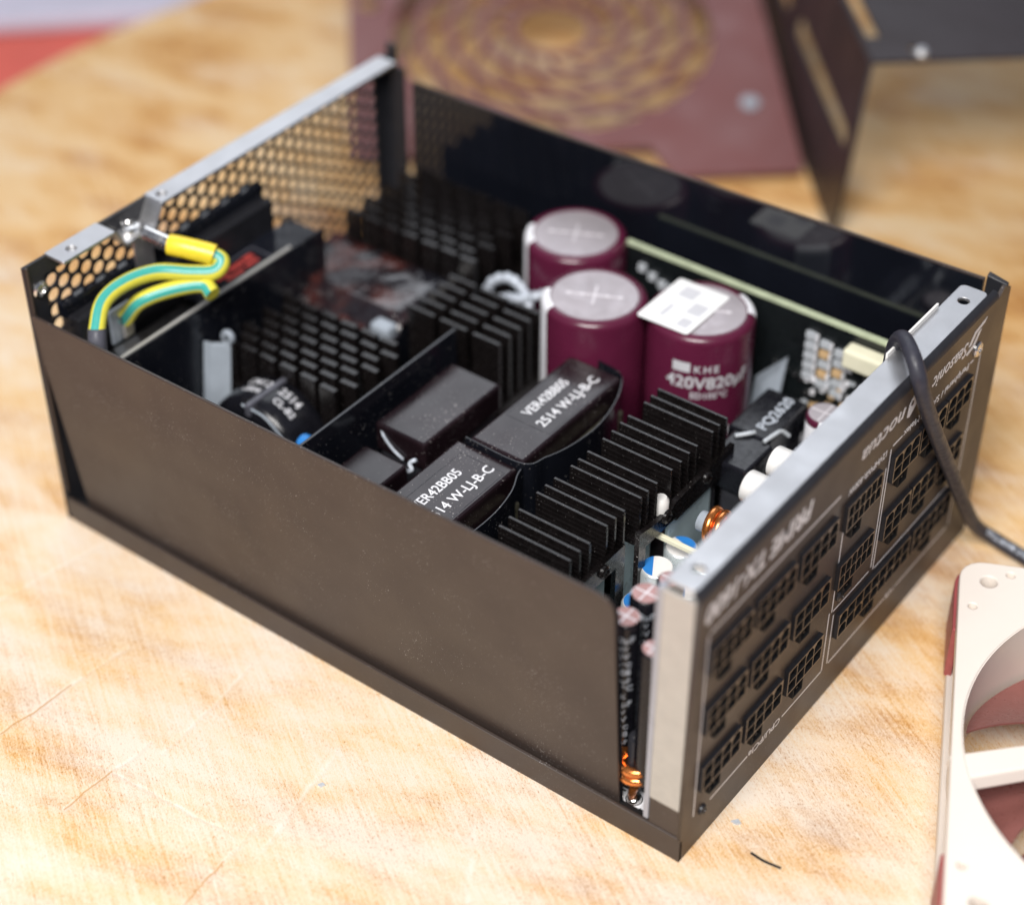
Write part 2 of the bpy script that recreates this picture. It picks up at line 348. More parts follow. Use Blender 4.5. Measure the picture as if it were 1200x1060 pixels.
# near long wall: sheet leaning slightly outwards, rounded upper right corner
poly = [(8.0, 3.0), (191.0, 3.0), (188.8, 69.0), (188.2, 71.4), (186.6, 72.8), (184.0, 73.3), (90.0, 72.2), (0.4, 71.2), (0.8, 60.0)]
def lean(x, z, t): return (x, 2.9 - 2.6 * (z / 72.0) - t, z)
n = len(poly)
mb = MB(); mb.prism([(x, z) for x, z in poly], 0.9, 0.0, lambda x, z, t: (x, 3.4 - 2.6 * (z / 72.0) - t, z))
mb.build('side_wall', 'coat', psu, bevel=0.25)
mb = MB(); mb.prism([(x + 0.4, z) for x, z in poly], 0.28, 0.0, lambda x, z, t: (x, 3.9 - 2.6 * (z / 72.0) - t, z - 0.6)); mb.build('wall_lining', 'film', psu)
# far long wall
pf = [(9.0, 3.0), (203.0, 3.0), (203.0, 84.2), (140.0, 82.4), (60.0, 80.0), (10.6, 79.4)]
mb = MB(); mb.prism(pf, 0.0, 0.9, lambda x, z, t: (x, 148.9 + t, z)); mb.build('side_wall', 'coat', psu, bevel=0.2)
mb = MB(); mb.prism([(x, z - 0.5) for x, z in pf], 0.0, 0.25, lambda x, z, t: (x, 148.5 + t, z)); mb.build('wall_lining', 'wallfilm', psu)

# ---- connector panel
def grid_sheet(y0, y1, z0, z1, holes):
    ys = sorted({y0, y1, *[h[0] for h in holes], *[h[1] for h in holes]}); zs = sorted({z0, z1, *[h[2] for h in holes], *[h[3] for h in holes]})
    return ys, zs
rows = [(58.4, 66.6), (39.2, 47.5), (20.0, 28.3)]
sock = []
for (a, b_) in rows:
    for (y0, y1) in ((6.2, 23.2), (25.3, 42.3), (44.8, 61.8)): sock.append((y0, y1, a, b_, 4))
for (a, b_) in rows[:2]: sock.append((66.2, 83.6, a, b_, 6))
for (a, b_) in rows[:2]:
    for y0 in (89.4, 103.9, 118.4): sock.append((y0, y0 + 13.7, a, b_, 3))
sock.append((69.8, 107.8, *rows[2], 9)); sock.append((109.8, 131.6, *rows[2], 5))
holes = []
for (y0, y1, z0, z1, nc) in sock:
    cw = (y1 - y0) / nc; k = 0.9 if nc <= 4 else (1.2 if nc == 6 else 3.6 if nc == 9 else 1.6)
    holes.append((round(y0 + k * cw, 3), round(y0 + k * cw + 4.6, 3), z0 - 4.0, z0 - 0.2))
ho = [[(h[0], h[2]), (h[1], h[2]), (h[1], h[3]), (h[0], h[3])] for h in holes]
panel = plate('connector_panel', [[(0, 0), (150, 0), (150, 84.0), (146, 86.2), (143, 84.0), (0.4, 84.0)]], 1.0, 'coat', psu, basis((209, 0, 0), (0, 1, 0), (0, 0, 1)))
def socket_mesh(y0, y1, z0, z1, nc):
    W = y1 - y0; H = z1 - z0; mb = MB(); e = 0.3; X = 1.25
    mb.add([(0, 0, 0), (0, W, 0), (0, W, H), (0, 0, H), (X, 0, 0), (X, W, 0), (X, W, H), (X, 0, H)], [(0, 1, 5, 4), (1, 2, 6, 5), (2, 3, 7, 6), (3, 0, 4, 7)])
    cw = (W - 2 * e) / nc; ch = (H - 2 * e) / 2
    mb.add([(X, 0, 0), (X, W, 0), (X, W, H), (X, 0, H), (X, e, e), (X, W - e, e), (X, W - e, H - e), (X, e, H - e)], [(0, 1, 5, 4), (1, 2, 6, 5), (2, 3, 7, 6), (3, 0, 4, 7)])
    rnd = random.Random(nc * 7 + int(y0))
    for i in range(nc):
        for j in range(2):
            a, b_ = e + i * cw, e + (i + 1) * cw; c, d = e + j * ch, e + (j + 1) * ch; g = 0.17; k = 1.1 if rnd.random() < 0.45 else 0.12
            if cw < 3: g = 0.16; k = min(k, 0.7)
            o = [(a, c), (b_, c), (b_, c + 0.4), (b_, d - 0.4), (b_ - 0.4, d), (a + 0.4, d), (a, d - 0.4), (a, c + 0.4)]
            o = [(a, c), (b_, c), (b_, c + ch * .3), (b_, d), (b_ - .3 * cw, d), (a + .3 * cw, d), (a, d), (a, c + ch * .3)]
            a2, b2, c2, d2 = a + g, b_ - g, c + g, d - g
            q = [(a2, c2), (b2, c2), (b2, c2 + ch * .3), (b2, d2 - k), (b2 - k, d2), (a2 + k, d2), (a2, d2 - k), (a2, c2 + ch * .3)]
            vs_ = [(X, y, z) for y, z in o] + [(X, y, z) for y, z in q] + [(X - 6.0, y, z) for y, z in q]
            mb.add(vs_, [(m, (m + 1) % 8, 8 + (m + 1) % 8, 8 + m) for m in range(8)] + [(8 + m, 8 + (m + 1) % 8, 16 + (m + 1) % 8, 16 + m) for m in range(8)] + [tuple(range(16, 24))])
            ym = (a + b_) / 2; zm = (c + d) / 2                      # the pin inside
            mb.box(X - 6.0, X - 2.6, ym - 0.35, ym + 0.35, zm - 0.35, zm + 0.35)
    return mb
cache = {}
for (s_, h) in zip(sock, holes):
    y0, y1, z0, z1, nc = s_
    key = (round(y1 - y0, 2), round(z1 - z0, 2), nc)
    if key not in cache:
        mb = socket_mesh(*s_)
        hy0, hy1 = h[0] - y0, h[1] - y0                              # latch well behind the panel cut-out
        n0 = len(mb.f); X = 1.2; q = [(hy0, -3.9), (hy1, -3.9), (hy1, 0.0), (hy0, 0.0)]; q2 = [(hy0 + 0.14, -3.76), (hy1 - 0.14, -3.76), (hy1 - 0.14, -0.05), (hy0 + 0.14, -0.05)]
        mb.add([(0, *t) for t in q] + [(X, *t) for t in q] + [(X, *t) for t in q2] + [(0.05, *t) for t in q2], [(m, (m + 1) % 4, 4 + (m + 1) % 4, 4 + m) for m in range(4)] + [(4 + m, 4 + (m + 1) % 4, 8 + (m + 1) % 4, 8 + m) for m in range(4)] + [(8 + m, 8 + (m + 1) % 4, 12 + (m + 1) % 4, 12 + m) for m in range(4)] + [(12, 13, 14, 15)])
        mb.box(0.1, 0.9, (hy0 + hy1) / 2 - 0.5, (hy0 + hy1) / 2 + 0.4, -2.2, -1.7)
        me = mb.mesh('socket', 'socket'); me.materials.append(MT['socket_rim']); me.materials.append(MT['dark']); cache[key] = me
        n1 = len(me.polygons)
        for p in me.polygons:                                         # thin front web painted brown to stand for the wood's reflection
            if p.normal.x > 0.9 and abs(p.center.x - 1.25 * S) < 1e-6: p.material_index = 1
            if (p.center.z < -0.00005 and p.center.x < 1.3 * S) or (p.index > 7 and p.center.x < 1.2 * S): p.material_index = 2  # pits and latch wells painted black to stand for the shade inside
    place(cache[key], 'socket', panel, (210, y0, z0))
# printing on the panel, upside down as the unit lies on its back
PB = lambda y, z: basis((210.03, y, z), (0, -1, 0), (0, 0, -1))
def border(segs, wd=0.5):
    mb = MB()
    for (a, b_, c, d) in segs: mb.box(210.005, 210.035, min(a, c) - wd / 2, max(a, c) + wd / 2, min(b_, d) - wd / 2, max(b_, d) + wd / 2)
    mb.build('printed_border', 'silver_print', panel)
border([(5.3, 12, 5.3, 71), (6.3, 71.6, 63, 71.6), (66, 11, 66, 31), (66, 11, 46.5, 11), (29.5, 11, 13, 11)])
border([(67.3, 31, 67.3, 66), (68.3, 30.6, 86, 30.6), (87.3, 31.6, 87.3, 64)])
border([(88.7, 30, 88.7, 69), (89.7, 70, 94, 70), (89.7, 29.6, 136, 29.6), (137, 30.6, 137, 70), (131.3, 70.4, 132.6, 70.4)])
border([(68.6, 12, 68.6, 28.6), (69.6, 11.3, 99, 11.3), (106, 11.3, 135, 11.3), (136.3, 12, 136.3, 28.4)])
text('Seasonic', 5.9, 'silver_print', panel, PB(127.6, 79.4), shear=0.25, bold=0.05, width=19.5)
mb = MB()
for pl in ([(137.2, 81.7), (130.6, 80.6), (127.8, 77.2), (129.4, 77.0), (131.6, 79.6), (136.0, 80.5)], [(134.6, 79.4), (133.0, 79.4), (130.6, 76.4), (126.6, 75.6), (127.8, 74.6), (131.6, 75.4)]):
    mb.prism(pl, 210.01, 210.05, lambda y, z, x: (x, y, z))
mb.build('printed_emblem', 'silver_print', panel)
text('noctua', 6.4, 'silver_print', panel, PB(94.2, 79.4), shear=0.3, bold=0.04, width=21.5)
mb = MB()
for pl in ([(100.6, 80.6), (98.0, 81.0), (95.6, 78.4), (95.2, 75.0), (96.6, 74.4), (99.6, 76.6)],): mb.prism(pl, 210.01, 210.05, lambda y, z, x: (x, y, z))
mb.build('printed_emblem', 'silver_print', panel)
MB().lathe([(0.75, 210.055), (0.75, 210.075)], 16, (0, 97.2, 78.4), 'x').build('printed_emblem', 'coat', panel)
text('PRIME TX-1600', 7.2, 'white', panel, PB(49.2, 80.6), shear=0.25, bold=0.14, width=45.5)
text('Peripheral / SATA / Molex', 2.9, 'silver_print', panel, PB(130.4, 71.0), bold=0.02, width=35.4)
text('12VHPWR-600W', 2.9, 'silver_print', panel, PB(86.8, 70.6), bold=0.02, width=18.8)
text('CPU/PCIe', 3.0, 'silver_print', panel, PB(45.4, 11.9), bold=0.02, width=15)
text('M/B', 2.4, 'silver_print', panel, PB(105, 12.1), bold=0.02, width=5)
def screw(name, parent, c, r, ax='x', mat='bright'):
    mb = MB(); sg = 1
    mb.lathe([(r, 0), (r, 0.35), (r * 0.85, 0.75), (r * 0.5, 0.95), (r * 0.42, 0.95), (r * 0.3, 0.35), (r * 0.05, 0.3)], 20, (0, 0, 0), ax)
    for k in range(4):                                   # cross-shaped slots cut as proud ridges round the recess
        a = k * math.pi / 2 + 0.4; x, y = math.cos(a) * r * 0.62, math.sin(a) * r * 0.62
        mb.lathe([(r * 0.12, 0.6), (r * 0.12, 1.0)], 6, (0, y, x) if ax == 'x' else (x, y, 0), ax)
    return mb.build(name, mat, parent, c, smooth=True)
screw('screw', panel, (210.0, 133.9, 73.3), 2.2)
screw('screw', panel, (210.0, 70.4, 34.6), 1.9, mat='socket')
screw('screw', panel, (210.0, 9.0, 11.0), 1.5, mat='socket')
# rolled upper edge, bare contact strip, side return
mb = MB(); prf = [(210.0, 84.0), (209.7, 85.1), (209.1, 85.8), (208.1, 86.1), (208.1, 85.1), (208.9, 84.8), (209.0, 84.0)]
mb.prism(prf, 0.6, 143.0, lambda x, z, y: (x, y, z)); mb.build('rolled_edge', 'coat_edge', panel, smooth=50)
plate('contact_strip', [rrect(200.4, 208.1, 1.2, 140.5, 1.6), circ(204.3, 133.6, 1.55), circ(204.6, 8.0, 1.5)], 1.0, 'bare', panel, basis((0, 0, 85.15), (1, 0, 0), (0, 1, 0)), bev=0.15)
MB().box(200.0, 200.55, 100, 127, 70, 87.4).build('insulating_sheet', 'whitepl', panel)
mb = MB(); mb.box(200.6, 208.9, 0.15, 1.05, 17.0, 84.2); mb.build('side_return', 'return', panel, bevel=0.25)
mb = MB(); mb.box(200.8, 208.9, 0.35, 1.05, 1.0, 16.9); mb.build('painted_return', 'coat', panel)
mb = MB(); mb.box(198.9, 200.4, 0.5, 3.4, 8.4, 83.6); mb.build('return_edge', 'edge_grey', panel, bevel=0.3)
mb = MB(); mb.hexa([(203.4, 148.2, 74), (209.6, 148.2, 74), (209.6, 149.2, 74), (203.4, 149.2, 74), (204.2, 147.0, 86.6), (209.9, 147.4, 85.6), (209.9, 148.6, 86.0), (204.2, 148.4, 87.4)]); mb.build('corner_tab', 'coat_edge', panel, bevel=0.25)

# ---- vent panel with honeycomb holes
def honeycomb(y0, y1, z0, z1, p, hole, x0, x1):
    mb = MB(); cy = p * 0.866; ny = int((y1 - y0) / cy) + 1; nz = int((z1 - z0) / p) + 1; NS = 12
    ro = p / math.sqrt(3)
    def hexpt(a):                                        # boundary of the unit cell in direction a (flat-top hexagon)
        k = (a % (math.pi / 3)); return ro * math.cos(math.pi / 6) / math.cos(k - math.pi / 6)
    for i in range(ny):
        for j in range(nz):
            yc = y0 + i * cy; zc = z0 + (j + 0.5 * (i % 2)) * p
            o = []; q = []
            for k in range(NS):
                a = 2 * math.pi * k / NS; R = hexpt(a); o.append((yc + R * math.cos(a), zc + R * math.sin(a))); q.append((yc + hole * math.cos(a), zc + hole * math.sin(a)))
            vs_ = [(x0, *t) for t in o] + [(x0, *t) for t in q] + [(x1, *t) for t in o] + [(x1, *t) for t in q]
            fs = []
            for k in range(NS):
                l = (k + 1) % NS
                fs += [(k, l, NS + l, NS + k), (2 * NS + l, 2 * NS + k, 3 * NS + k, 3 * NS + l), (NS + k, NS + l, 3 * NS + l, 3 * NS + k)]
            mb.add(vs_, fs)
    return mb, y0 + (ny - 1) * cy, z0 + nz * p
mb, ye, ze = honeycomb(8.6, 143.5, 11.5, 80.0, 4.75, 2.08, 0.0, 0.9)
vent = mb.build('vent_panel', 'coat_edge', psu)
mb = MB(); mb.box(-0.03, 0.93, 0, 6.4, 0, 86); mb.box(-0.03, 0.93, ye + 1.8, 150, 0, 85.6); mb.box(-0.03, 0.93, 6.4, ye + 1.8, 0, 10.6); mb.box(-0.03, 0.93, 6.4, ye + 1.8, ze - 1.9, 86)
mb.build('vent_frame', 'coat_edge', vent)
mb = MB(); mb.box(0.0, 1.6, 0.3, 1.2, 10, 85.9); mb.build('side_return', 'coat', vent, bevel=0.2)
mb = MB(); mb.box(0.0, 4.0, 149.0, 150.0, 10, 89.5); mb.box(0.0, 9.0, 146.6, 147.6, 12, 84); mb.build('side_return', 'coat_edge', vent, bevel=0.2)
plate('contact_strip', [rrect(-0.2, 7.4, 8.2, 27.0, 0.6), circ(3.9, 14.2, 1.5)], 0.9, 'bare', vent, basis((0, 0, 85.4), (1, 0, 0), (0, 1, 0)), bev=0.12)
plate('contact_strip', [rrect(-0.2, 7.0, 45.0, 145.8, 0.6), circ(3.6, 48.2, 1.6)], 0.9, 'bare', vent, basis((0, 0, 85.4), (1, 0, 0), (0, 1, 0)), bev=0.12)
MB().lathe([(2.0, 84.9), (2.0, 85.3)], 18, (3.9, 14.2, 0)).build('pressed_boss', 'bare', vent)
MB().lathe([(2.1, 84.9), (2.1, 85.3)], 18, (3.6, 48.2, 0)).build('pressed_boss', 'bare', vent)
mb = MB(); t = 0.9
for (a, b_) in (((27.0, 85.4), (30.5, 79.6)), ((30.5, 79.6), (41.5, 79.6)), ((41.5, 79.6), (45.0, 85.4))):
    mb.hexa([(-0.2, a[0], a[1]), (7.2, a[0], a[1]), (7.2, b_[0], b_[1]), (-0.2, b_[0], b_[1]), (-0.2, a[0], a[1] + t), (7.2, a[0], a[1] + t), (7.2, b_[0], b_[1] + t), (-0.2, b_[0], b_[1] + t)])
mb.box(6.4, 7.2, 33, 39.5, 62, 79.6); mb.build('ground_tab', 'bare', vent)
screw('screw', vent, (2.4, 35.5, 81.6), 3.7, 'z')
screw('screw', vent, (0.95, 4.2, 77.5), 2.5, 'x')
mb = MB(); mb.lathe([(1.6, 0), (3.5, 0), (3.5, 0.8), (1.6, 0.8)], 24, (2.6, 35.5, 80.6), caps=False)
mb.hexa([(4.6, 34.2, 80.7), (9.2, 34.6, 80.4), (9.2, 38.4, 80.4), (4.6, 38.0, 80.7), (4.6, 34.2, 81.4), (9.2, 34.6, 82.6), (9.2, 38.4, 82.6), (4.6, 38.0, 81.4)])
mb.tube([(8.6, 36.3, 81.4), (17.6, 37.4, 80.4)], 2.3, 14); mb.build('ring_terminal', 'bright', psu, smooth=True)

# ---- ground wires
def wire(path, r, mat, name='ground_wire', twist=0.0, n=16):
    mb = MB(); P = spline(path, 10); mb.tube(P, r, n); o = mb.build(name, mat, psu, smooth=60)
    if mat == 'wire':
        at = o.data.attributes.new('around', 'FLOAT', 'POINT'); up = Vector((0.30, -0.5, 0.8)); m_ = len(P)
        for i, d in enumerate(at.data):
            ring, k = divmod(i, n); t_ = (P[min(ring + 1, m_ - 1)] - P[max(ring - 1, 0)]).normalized(); u_ = (up - t_ * up.dot(t_)).normalized()
            if twist: u_ = Matrix.Rotation(twist, 3, t_) @ u_
            d.value = (Vector(mb.v[i]) - P[ring]).normalized().angle(u_) / math.pi
    return o
wire([(20.5, 3.6, 52), (20.2, 4.6, 66), (18.8, 6.5, 71)], 2.5, 'shrink', 'shrink_tube')
wire([(19.2, 5.6, 70), (15.5, 12.5, 74.5), (15.2, 21.0, 76.0), (18.2, 30.0, 76.0), (25.2, 36.5, 75.0), (29.6, 40.6, 75.0), (29.6, 43.4, 77.2), (25.5, 41.8, 79.0)], 2.25, 'wire')
wire([(31.8, 36.8, 70.5), (27.8, 37.2, 71.8), (21.5, 31.0, 71.0), (16.2, 24.5, 68.6), (11.5, 22, 62)], 2.25, 'wire', twist=-0.5)
wire([(16.8, 37.2, 80.5), (21, 38.8, 80.3), (26.4, 41.6, 79.2), (28.0, 42.4, 78.7)], 2.95, 'yellow', 'yellow_sleeve')

# ---- mains inlet block behind the vent
inl = MB().box(1.3, 8.6, 9.0, 86.0, 10, 67.5).build('inlet_block', 'socket', psu, bevel=0.6)
MB().box(1.2, 4.4, 8.0, 87.0, 66.5, 71.4).build('rib', 'film', inl, bevel=0.8)
mb = MB(); mb.box(8.6, 21.0, 44, 92, 57.4, 58.0); mb.build('cover_sheet', 'film', inl)
mb = MB(); mb.hexa([(12.0, 5, 55), (21, 5, 57.4), (21, 43.8, 57.4), (12, 43.8, 55), (12, 5, 55.5), (21, 5, 58), (21, 43.8, 58), (12, 43.8, 55.5)]); mb.build('cover_sheet', 'mirror', inl)
MB().box(20.9, 21.9, 4.5, 78.5, 16, 60.2).build('partition_edge', 'return', inl)
MB().box(21.95, 22.4, 4.5, 92, 8, 59.8).build('partition_sheet', 'film', inl)
mb = MB(); mb.box(9.5, 10.6, 18, 26, 55, 66); mb.build('terminal_bracket', 'greypad', inl, bevel=0.4)
mb = MB(); mb.box(10.6, 13.0, 20, 24, 57, 64); mb.build('terminal', 'bright', inl, bevel=0.5)
plate('printed_frame', [rrect(10.2, 19.6, 47, 74, 0.4), rrect(10.7, 19.1, 47.5, 73.5, 0.3)], 0.05, 'shrink', inl, basis((0, 0, 58.02), (1, 0, 0), (0, 1, 0)))
mb = MB()
for (a, b_, c, d) in ((13.4, 15.0, 55, 60), (12.6, 14.4, 61, 66.5), (15.8, 17.0, 57, 64), (12.2, 14.2, 67.2, 71), (15.2, 16.6, 65.4, 70.5)): mb.box(a, b_, c, d, 58.02, 58.06)
mb.build('printed_mark', 'red', inl)

# ---- circuit board
pcb = MB().box(3, 198.5, 4.2, 148, 3.0, 4.6).build('circuit_board', 'pcb', psu)
plate('printed_ring', [circ(192.6, 6.6, 3.2), circ(192.6, 6.6, 2.2)], 0.05, 'white', pcb, basis((0, 0, 4.62), (1, 0, 0), (0, 1, 0)))
plate('printed_mark', [[(195.6, 5.0), (198.2, 5.0), (198.2, 7.4), (195.6, 7.4)], [(196.3, 5.7), (197.5, 5.7), (197.5, 6.7), (196.3, 6.7)]], 0.05, 'white', pcb, basis((0, 0, 4.62), (1, 0, 0), (0, 1, 0)))
mb = MB()
for k in range(4): mb.box(188.0 + 0.1 * k, 190.2, 5.6 + 1.1 * k, 6.1 + 1.1 * k, 4.61, 4.65)
mb.box(190.2, 190.6, 8, 22, 4.61, 4.65); mb.build('printed_mark', 'white', pcb)
MB().lathe([(2.0, 4.6), (1.7, 5.6), (0.7, 6.3)], 16, (192.6, 6.6, 0)).build('solder_joint', 'bright', pcb, smooth=True)

# ---- finned heatsinks
def pin_heatsink(x0, x1, y0, y1, zt, zb, px, py, ln, th, label):
    hs = MB().box(x0, x1, y0 - 1, y1 + 1, 5, zb).build('heatsink', 'anod', psu)
    hs['label'] = label
    me = MB().box(0, ln, 0, th, 0, zt - zb).mesh('fin', 'anod')
    j = 0; y = y0
    while y + th <= y1 + 0.01:
        x = x0 + (0.0 if j % 2 == 0 else px * 0.5)
        while x + ln <= x1 + 0.6:
            place(me, 'fin', hs, (x + random.uniform(-0.2, 0.2), y + random.uniform(-0.2, 0.2), zb - random.uniform(0, 0.5)), (0, 0, random.uniform(-0.05, 0.05)), bevel=0.18); x += px
        y += py; j += 1
    return hs
pin_heatsink(25.5, 71.0, 43.5, 74.0, 50, 36, 7.3, 4.3, 5.6, 1.9, 'black pin heatsink between partition and barrier')
pin_heatsink(14.0, 65.0, 111.0, 145.0, 54, 38, 7.3, 4.3, 5.6, 1.9, 'black pin heatsink in the far corner')
hm = MB().box(59, 93, 84, 106, 5, 30).build('heatsink', 'anod', psu)
me = MB().box(0, 9.5, 0, 1.4, 0, 22).mesh('fin', 'anod')
for i in range(3):
    for j in range(5): place(me, 'fin', hm, (59.8 + 11.6 * i, 84.5 + 4.7 * j, 30), bevel=0.18)

FA = [87.5, 84.0, 80.5, 73.4, 69.8, 65.6, 61.7, 55.0, 51.3, 47.8]; FB = [41.8, 38.1, 34.6, 27.0, 23.3, 19.0]
fin = MB().box(0, 21.4, -0.45, 0.45, 0, 12.4)
for k in range(7): fin.box(0.2, 21.2, -0.56, 0.56, 1.0 + k * 1.5, 1.45 + k * 1.5)
fin = fin.mesh('fin', 'anod')
for (ys, x0, ya, yb, zt) in ((FA, 142.9, 45.4, 90.0, 58.2), (FB, 142.0, 6.0, 40.4, 58.0)):
    h = MB(); h.box(x0, x0 + 21.6, ya, yb, 44.4, 46.2); h.box(x0, x0 + 2, ya, yb, 6, 44.4)
    hs = h.build('heatsink', 'anod', psu, bevel=0.15)
    for y in ys: place(fin, 'fin', hs, (x0 + random.uniform(0.0, 0.35), y, zt - 12.4), (random.uniform(-0.012, 0.012), 0, random.uniform(-0.006, 0.006)), bevel=0.12)
    xb = x0 + 21.7                                            # bracket plate with windows
    if ya > 42: loops = [[(ya, 6), (ya + 3.2, 6), (ya + 3.2, 42.6), (62.5, 42.6), (62.5, 41.6), (84, 41.6), (84, 6), (88, 6), (yb, 46), (yb, 49.0), (62, 48.2), (60, 46.6), (ya + 4, 47.8), (ya, 48.8)]]
    else: loops = [[(ya, 6), (ya + 3, 6), (ya + 3, 43.6), (36.6, 43.6), (36.6, 6), (yb, 6), (yb, 48.8), (ya, 48.8)]]
    plate('bracket', loops, 1.4, 'anod', hs, basis((xb, 0, 0), (0, 1, 0), (0, 0, 1)))
    for yy in (ya + 12, ya + 31) if ya > 42 else (ya + 25,): MB().lathe([(1.9, 0), (1.8, 0.7), (1.3, 1.1), (1.0, 0.7), (0.4, 0.6)], 18, (0, 0, 0), 'x').build('screw', 'anod', hs, (xb + 1.4, yy, 46.6), smooth=True)
mb = MB(); mb.lathe([(0.3, 0), (1.5, 0.4), (2.1, 1.6), (2.1, 6), (1.4, 7)], 16, (163.6, 61.6 - 3, 44)); mb.build('white_bead', 'whitepl', psu, smooth=True)
MB().box(158.6, 159.6, 8, 40, 5, 44).build('gap_plate', 'bluegrey', psu)
MB().box(163.6, 164.4, 61.5, 82, 5, 42).build('gap_plate', 'bluegrey', psu)
MB().box(158.6, 159.6, 46, 61, 5, 42).build('gap_plate', 'bluegrey', psu)
MB().box(164.8, 197, 24, 80, 12, 12.8).build('pale_shield', 'bluegrey', psu)

# ---- bulk capacitors
def bulk_cap(c, zt, stripe, printed=False):
    x, y = c; r = 15.0
    cap = MB().lathe([(r, 5), (r, zt - 2.2), (r - 0.25, zt - 1.2), (r - 0.9, zt - 0.45), (r - 1.8, zt - 0.1), (r - 2.6, zt - 0.05), (r - 2.9, zt - 0.55)], 64, (x, y, 0)).build('capacitor', 'maroon', psu, smooth=50)
    d = MB().lathe([(r - 2.7, zt - 0.6), (r - 2.8, zt - 0.35), (r - 4, zt - 0.3)], 48, (x, y, 0)).build('capacitor_top', 'disc', cap, smooth=True)
    mb = MB(); a0 = math.radians(-150)
    for (ang, ln, wd) in ((0.45, 8.2, 0.5), (0.45 + math.pi / 2, 4.6, 0.55)):
        u = Vector((math.cos(ang), math.sin(ang), 0)); v = Vector((-u.y, u.x, 0)); o = Vector((x, y, zt - 0.29))
        for s_ in (-1, 1):
            p = [o + u * (s_ * 0.3) - v * wd / 2, o + u * (s_ * ln) - v * wd / 2, o + u * (s_ * ln) + v * wd / 2, o + u * (s_ * 0.3) + v * wd / 2]
            if s_ < 0: p.reverse()
            mb.hexa([tuple(q) for q in p] + [tuple(q + Vector((0, 0, 0.08))) for q in p])
    for k in range(5):
        q = x + math.cos(0.45) * (k - 2) * 3.6, y + math.sin(0.45) * (k - 2) * 3.6
        mb.lathe([(0.7, zt - 0.29), (0.7, zt - 0.2)], 8, (q[0], q[1], 0))
    mb.build('scored_vent', 'score', cap)
    a = math.radians(stripe); wd = 0.36
    MB().lathe([(r + 0.03, 5), (r + 0.03, zt - 2.2), (r - 0.2, zt - 1.15), (r - 0.85, zt - 0.4), (r - 1.8, zt - 0.06), (r - 2.5, zt - 0.01)], 8, (x, y, 0), 'z', a - wd, a + wd).build('polarity_stripe', 'white', cap, smooth=50)
    return cap
cap1 = bulk_cap((85.0, 131.8), 62, 216)
cap2 = bulk_cap((107.6, 109.0), 62, 222)
cap3 = bulk_cap((135.3, 121.0), 62, 48)
cap1['label'] = 'maroon capacitor nearest the far corner'; cap2['label'] = 'maroon capacitor in the middle, top bare'; cap3['label'] = 'maroon capacitor with white sticker on top'
c3 = (135.3, 121.0, 0); fa = math.radians(-52)
for dz in (0, -17.5):
    wrap_text('KHE', 3.2, 'greyprint', cap3, c3, 15, fa + 0.02, 51.0 + dz, bold=0.06, spacing=1.35)
    wrap_text('420V820\u00b5F', 5.4, 'greyprint', cap3, c3, 15, fa + 0.10, 45.6 + dz, bold=0.12, width=25)
    wrap_text('ED105\u00b0C', 2.8, 'greyprint', cap3, c3, 15, fa + 0.10, 42.2 + dz, bold=0.05)
    mb = MB(); mb.lathe([(15.04, 50.8 + dz), (15.04, 54.0 + dz)], 8, c3, 'z', fa - 0.62, fa - 0.28); mb.build('printed_mark', 'greyprint', cap3, smooth=True)
wrap_text('KMS 04 (M)', 2.2, 'greyprint', cap3, c3, 14.9, fa + 0.3, 57.4, bold=0.04)
for s_ in (-0.5, 0.9): wrap_text('0425', 2.2, 'greyprint', cap2, (107.6, 109, 0), 15.0, math.radians(95), 56.5 if s_ < 0 else 59.2, bold=0.05)
# sticker resting across the third capacitor's top
sm = Matrix.Translation((130.6, 118.8, 62.05)) @ Matrix.Rotation(math.radians(-1.5), 4, 'X') @ Matrix.Rotation(math.radians(1), 4, 'Z')
stk = plate('sticker', [rrect(-8.2, 8.2, -11.5, 11.5, 1.0)], 0.18, 'paper', cap3, sm)
mb = []
plate('printed_code', [[(-4.4, 3.6), (0.6, 3.6), (0.6, 9.0), (-4.4, 9.0)]], 0.02, 'greyprint', cap3, sm @ Matrix.Translation((0, 0, 0.19)))
plate('printed_code', [[(2.0, -2.4), (6.4, -2.4), (6.4, 3.2), (2.0, 3.2)]], 0.02, 'greyprint', cap3, sm @ Matrix.Translation((0, 0, 0.19)))
plate('printed_code', [[(3.0, -9.2), (6.4, -9.2), (6.4, -5.0), (3.0, -5.0)]], 0.02, 'greyprint', cap3, sm @ Matrix.Translation((0, 0, 0.19)))
plate('printed_code', [[(-3.4, -7.6), (-2.0, -7.6), (-2.0, -1.0), (-3.4, -1.0)]], 0.02, 'greyprint', cap3, sm @ Matrix.Translation((0, 0, 0.19)))

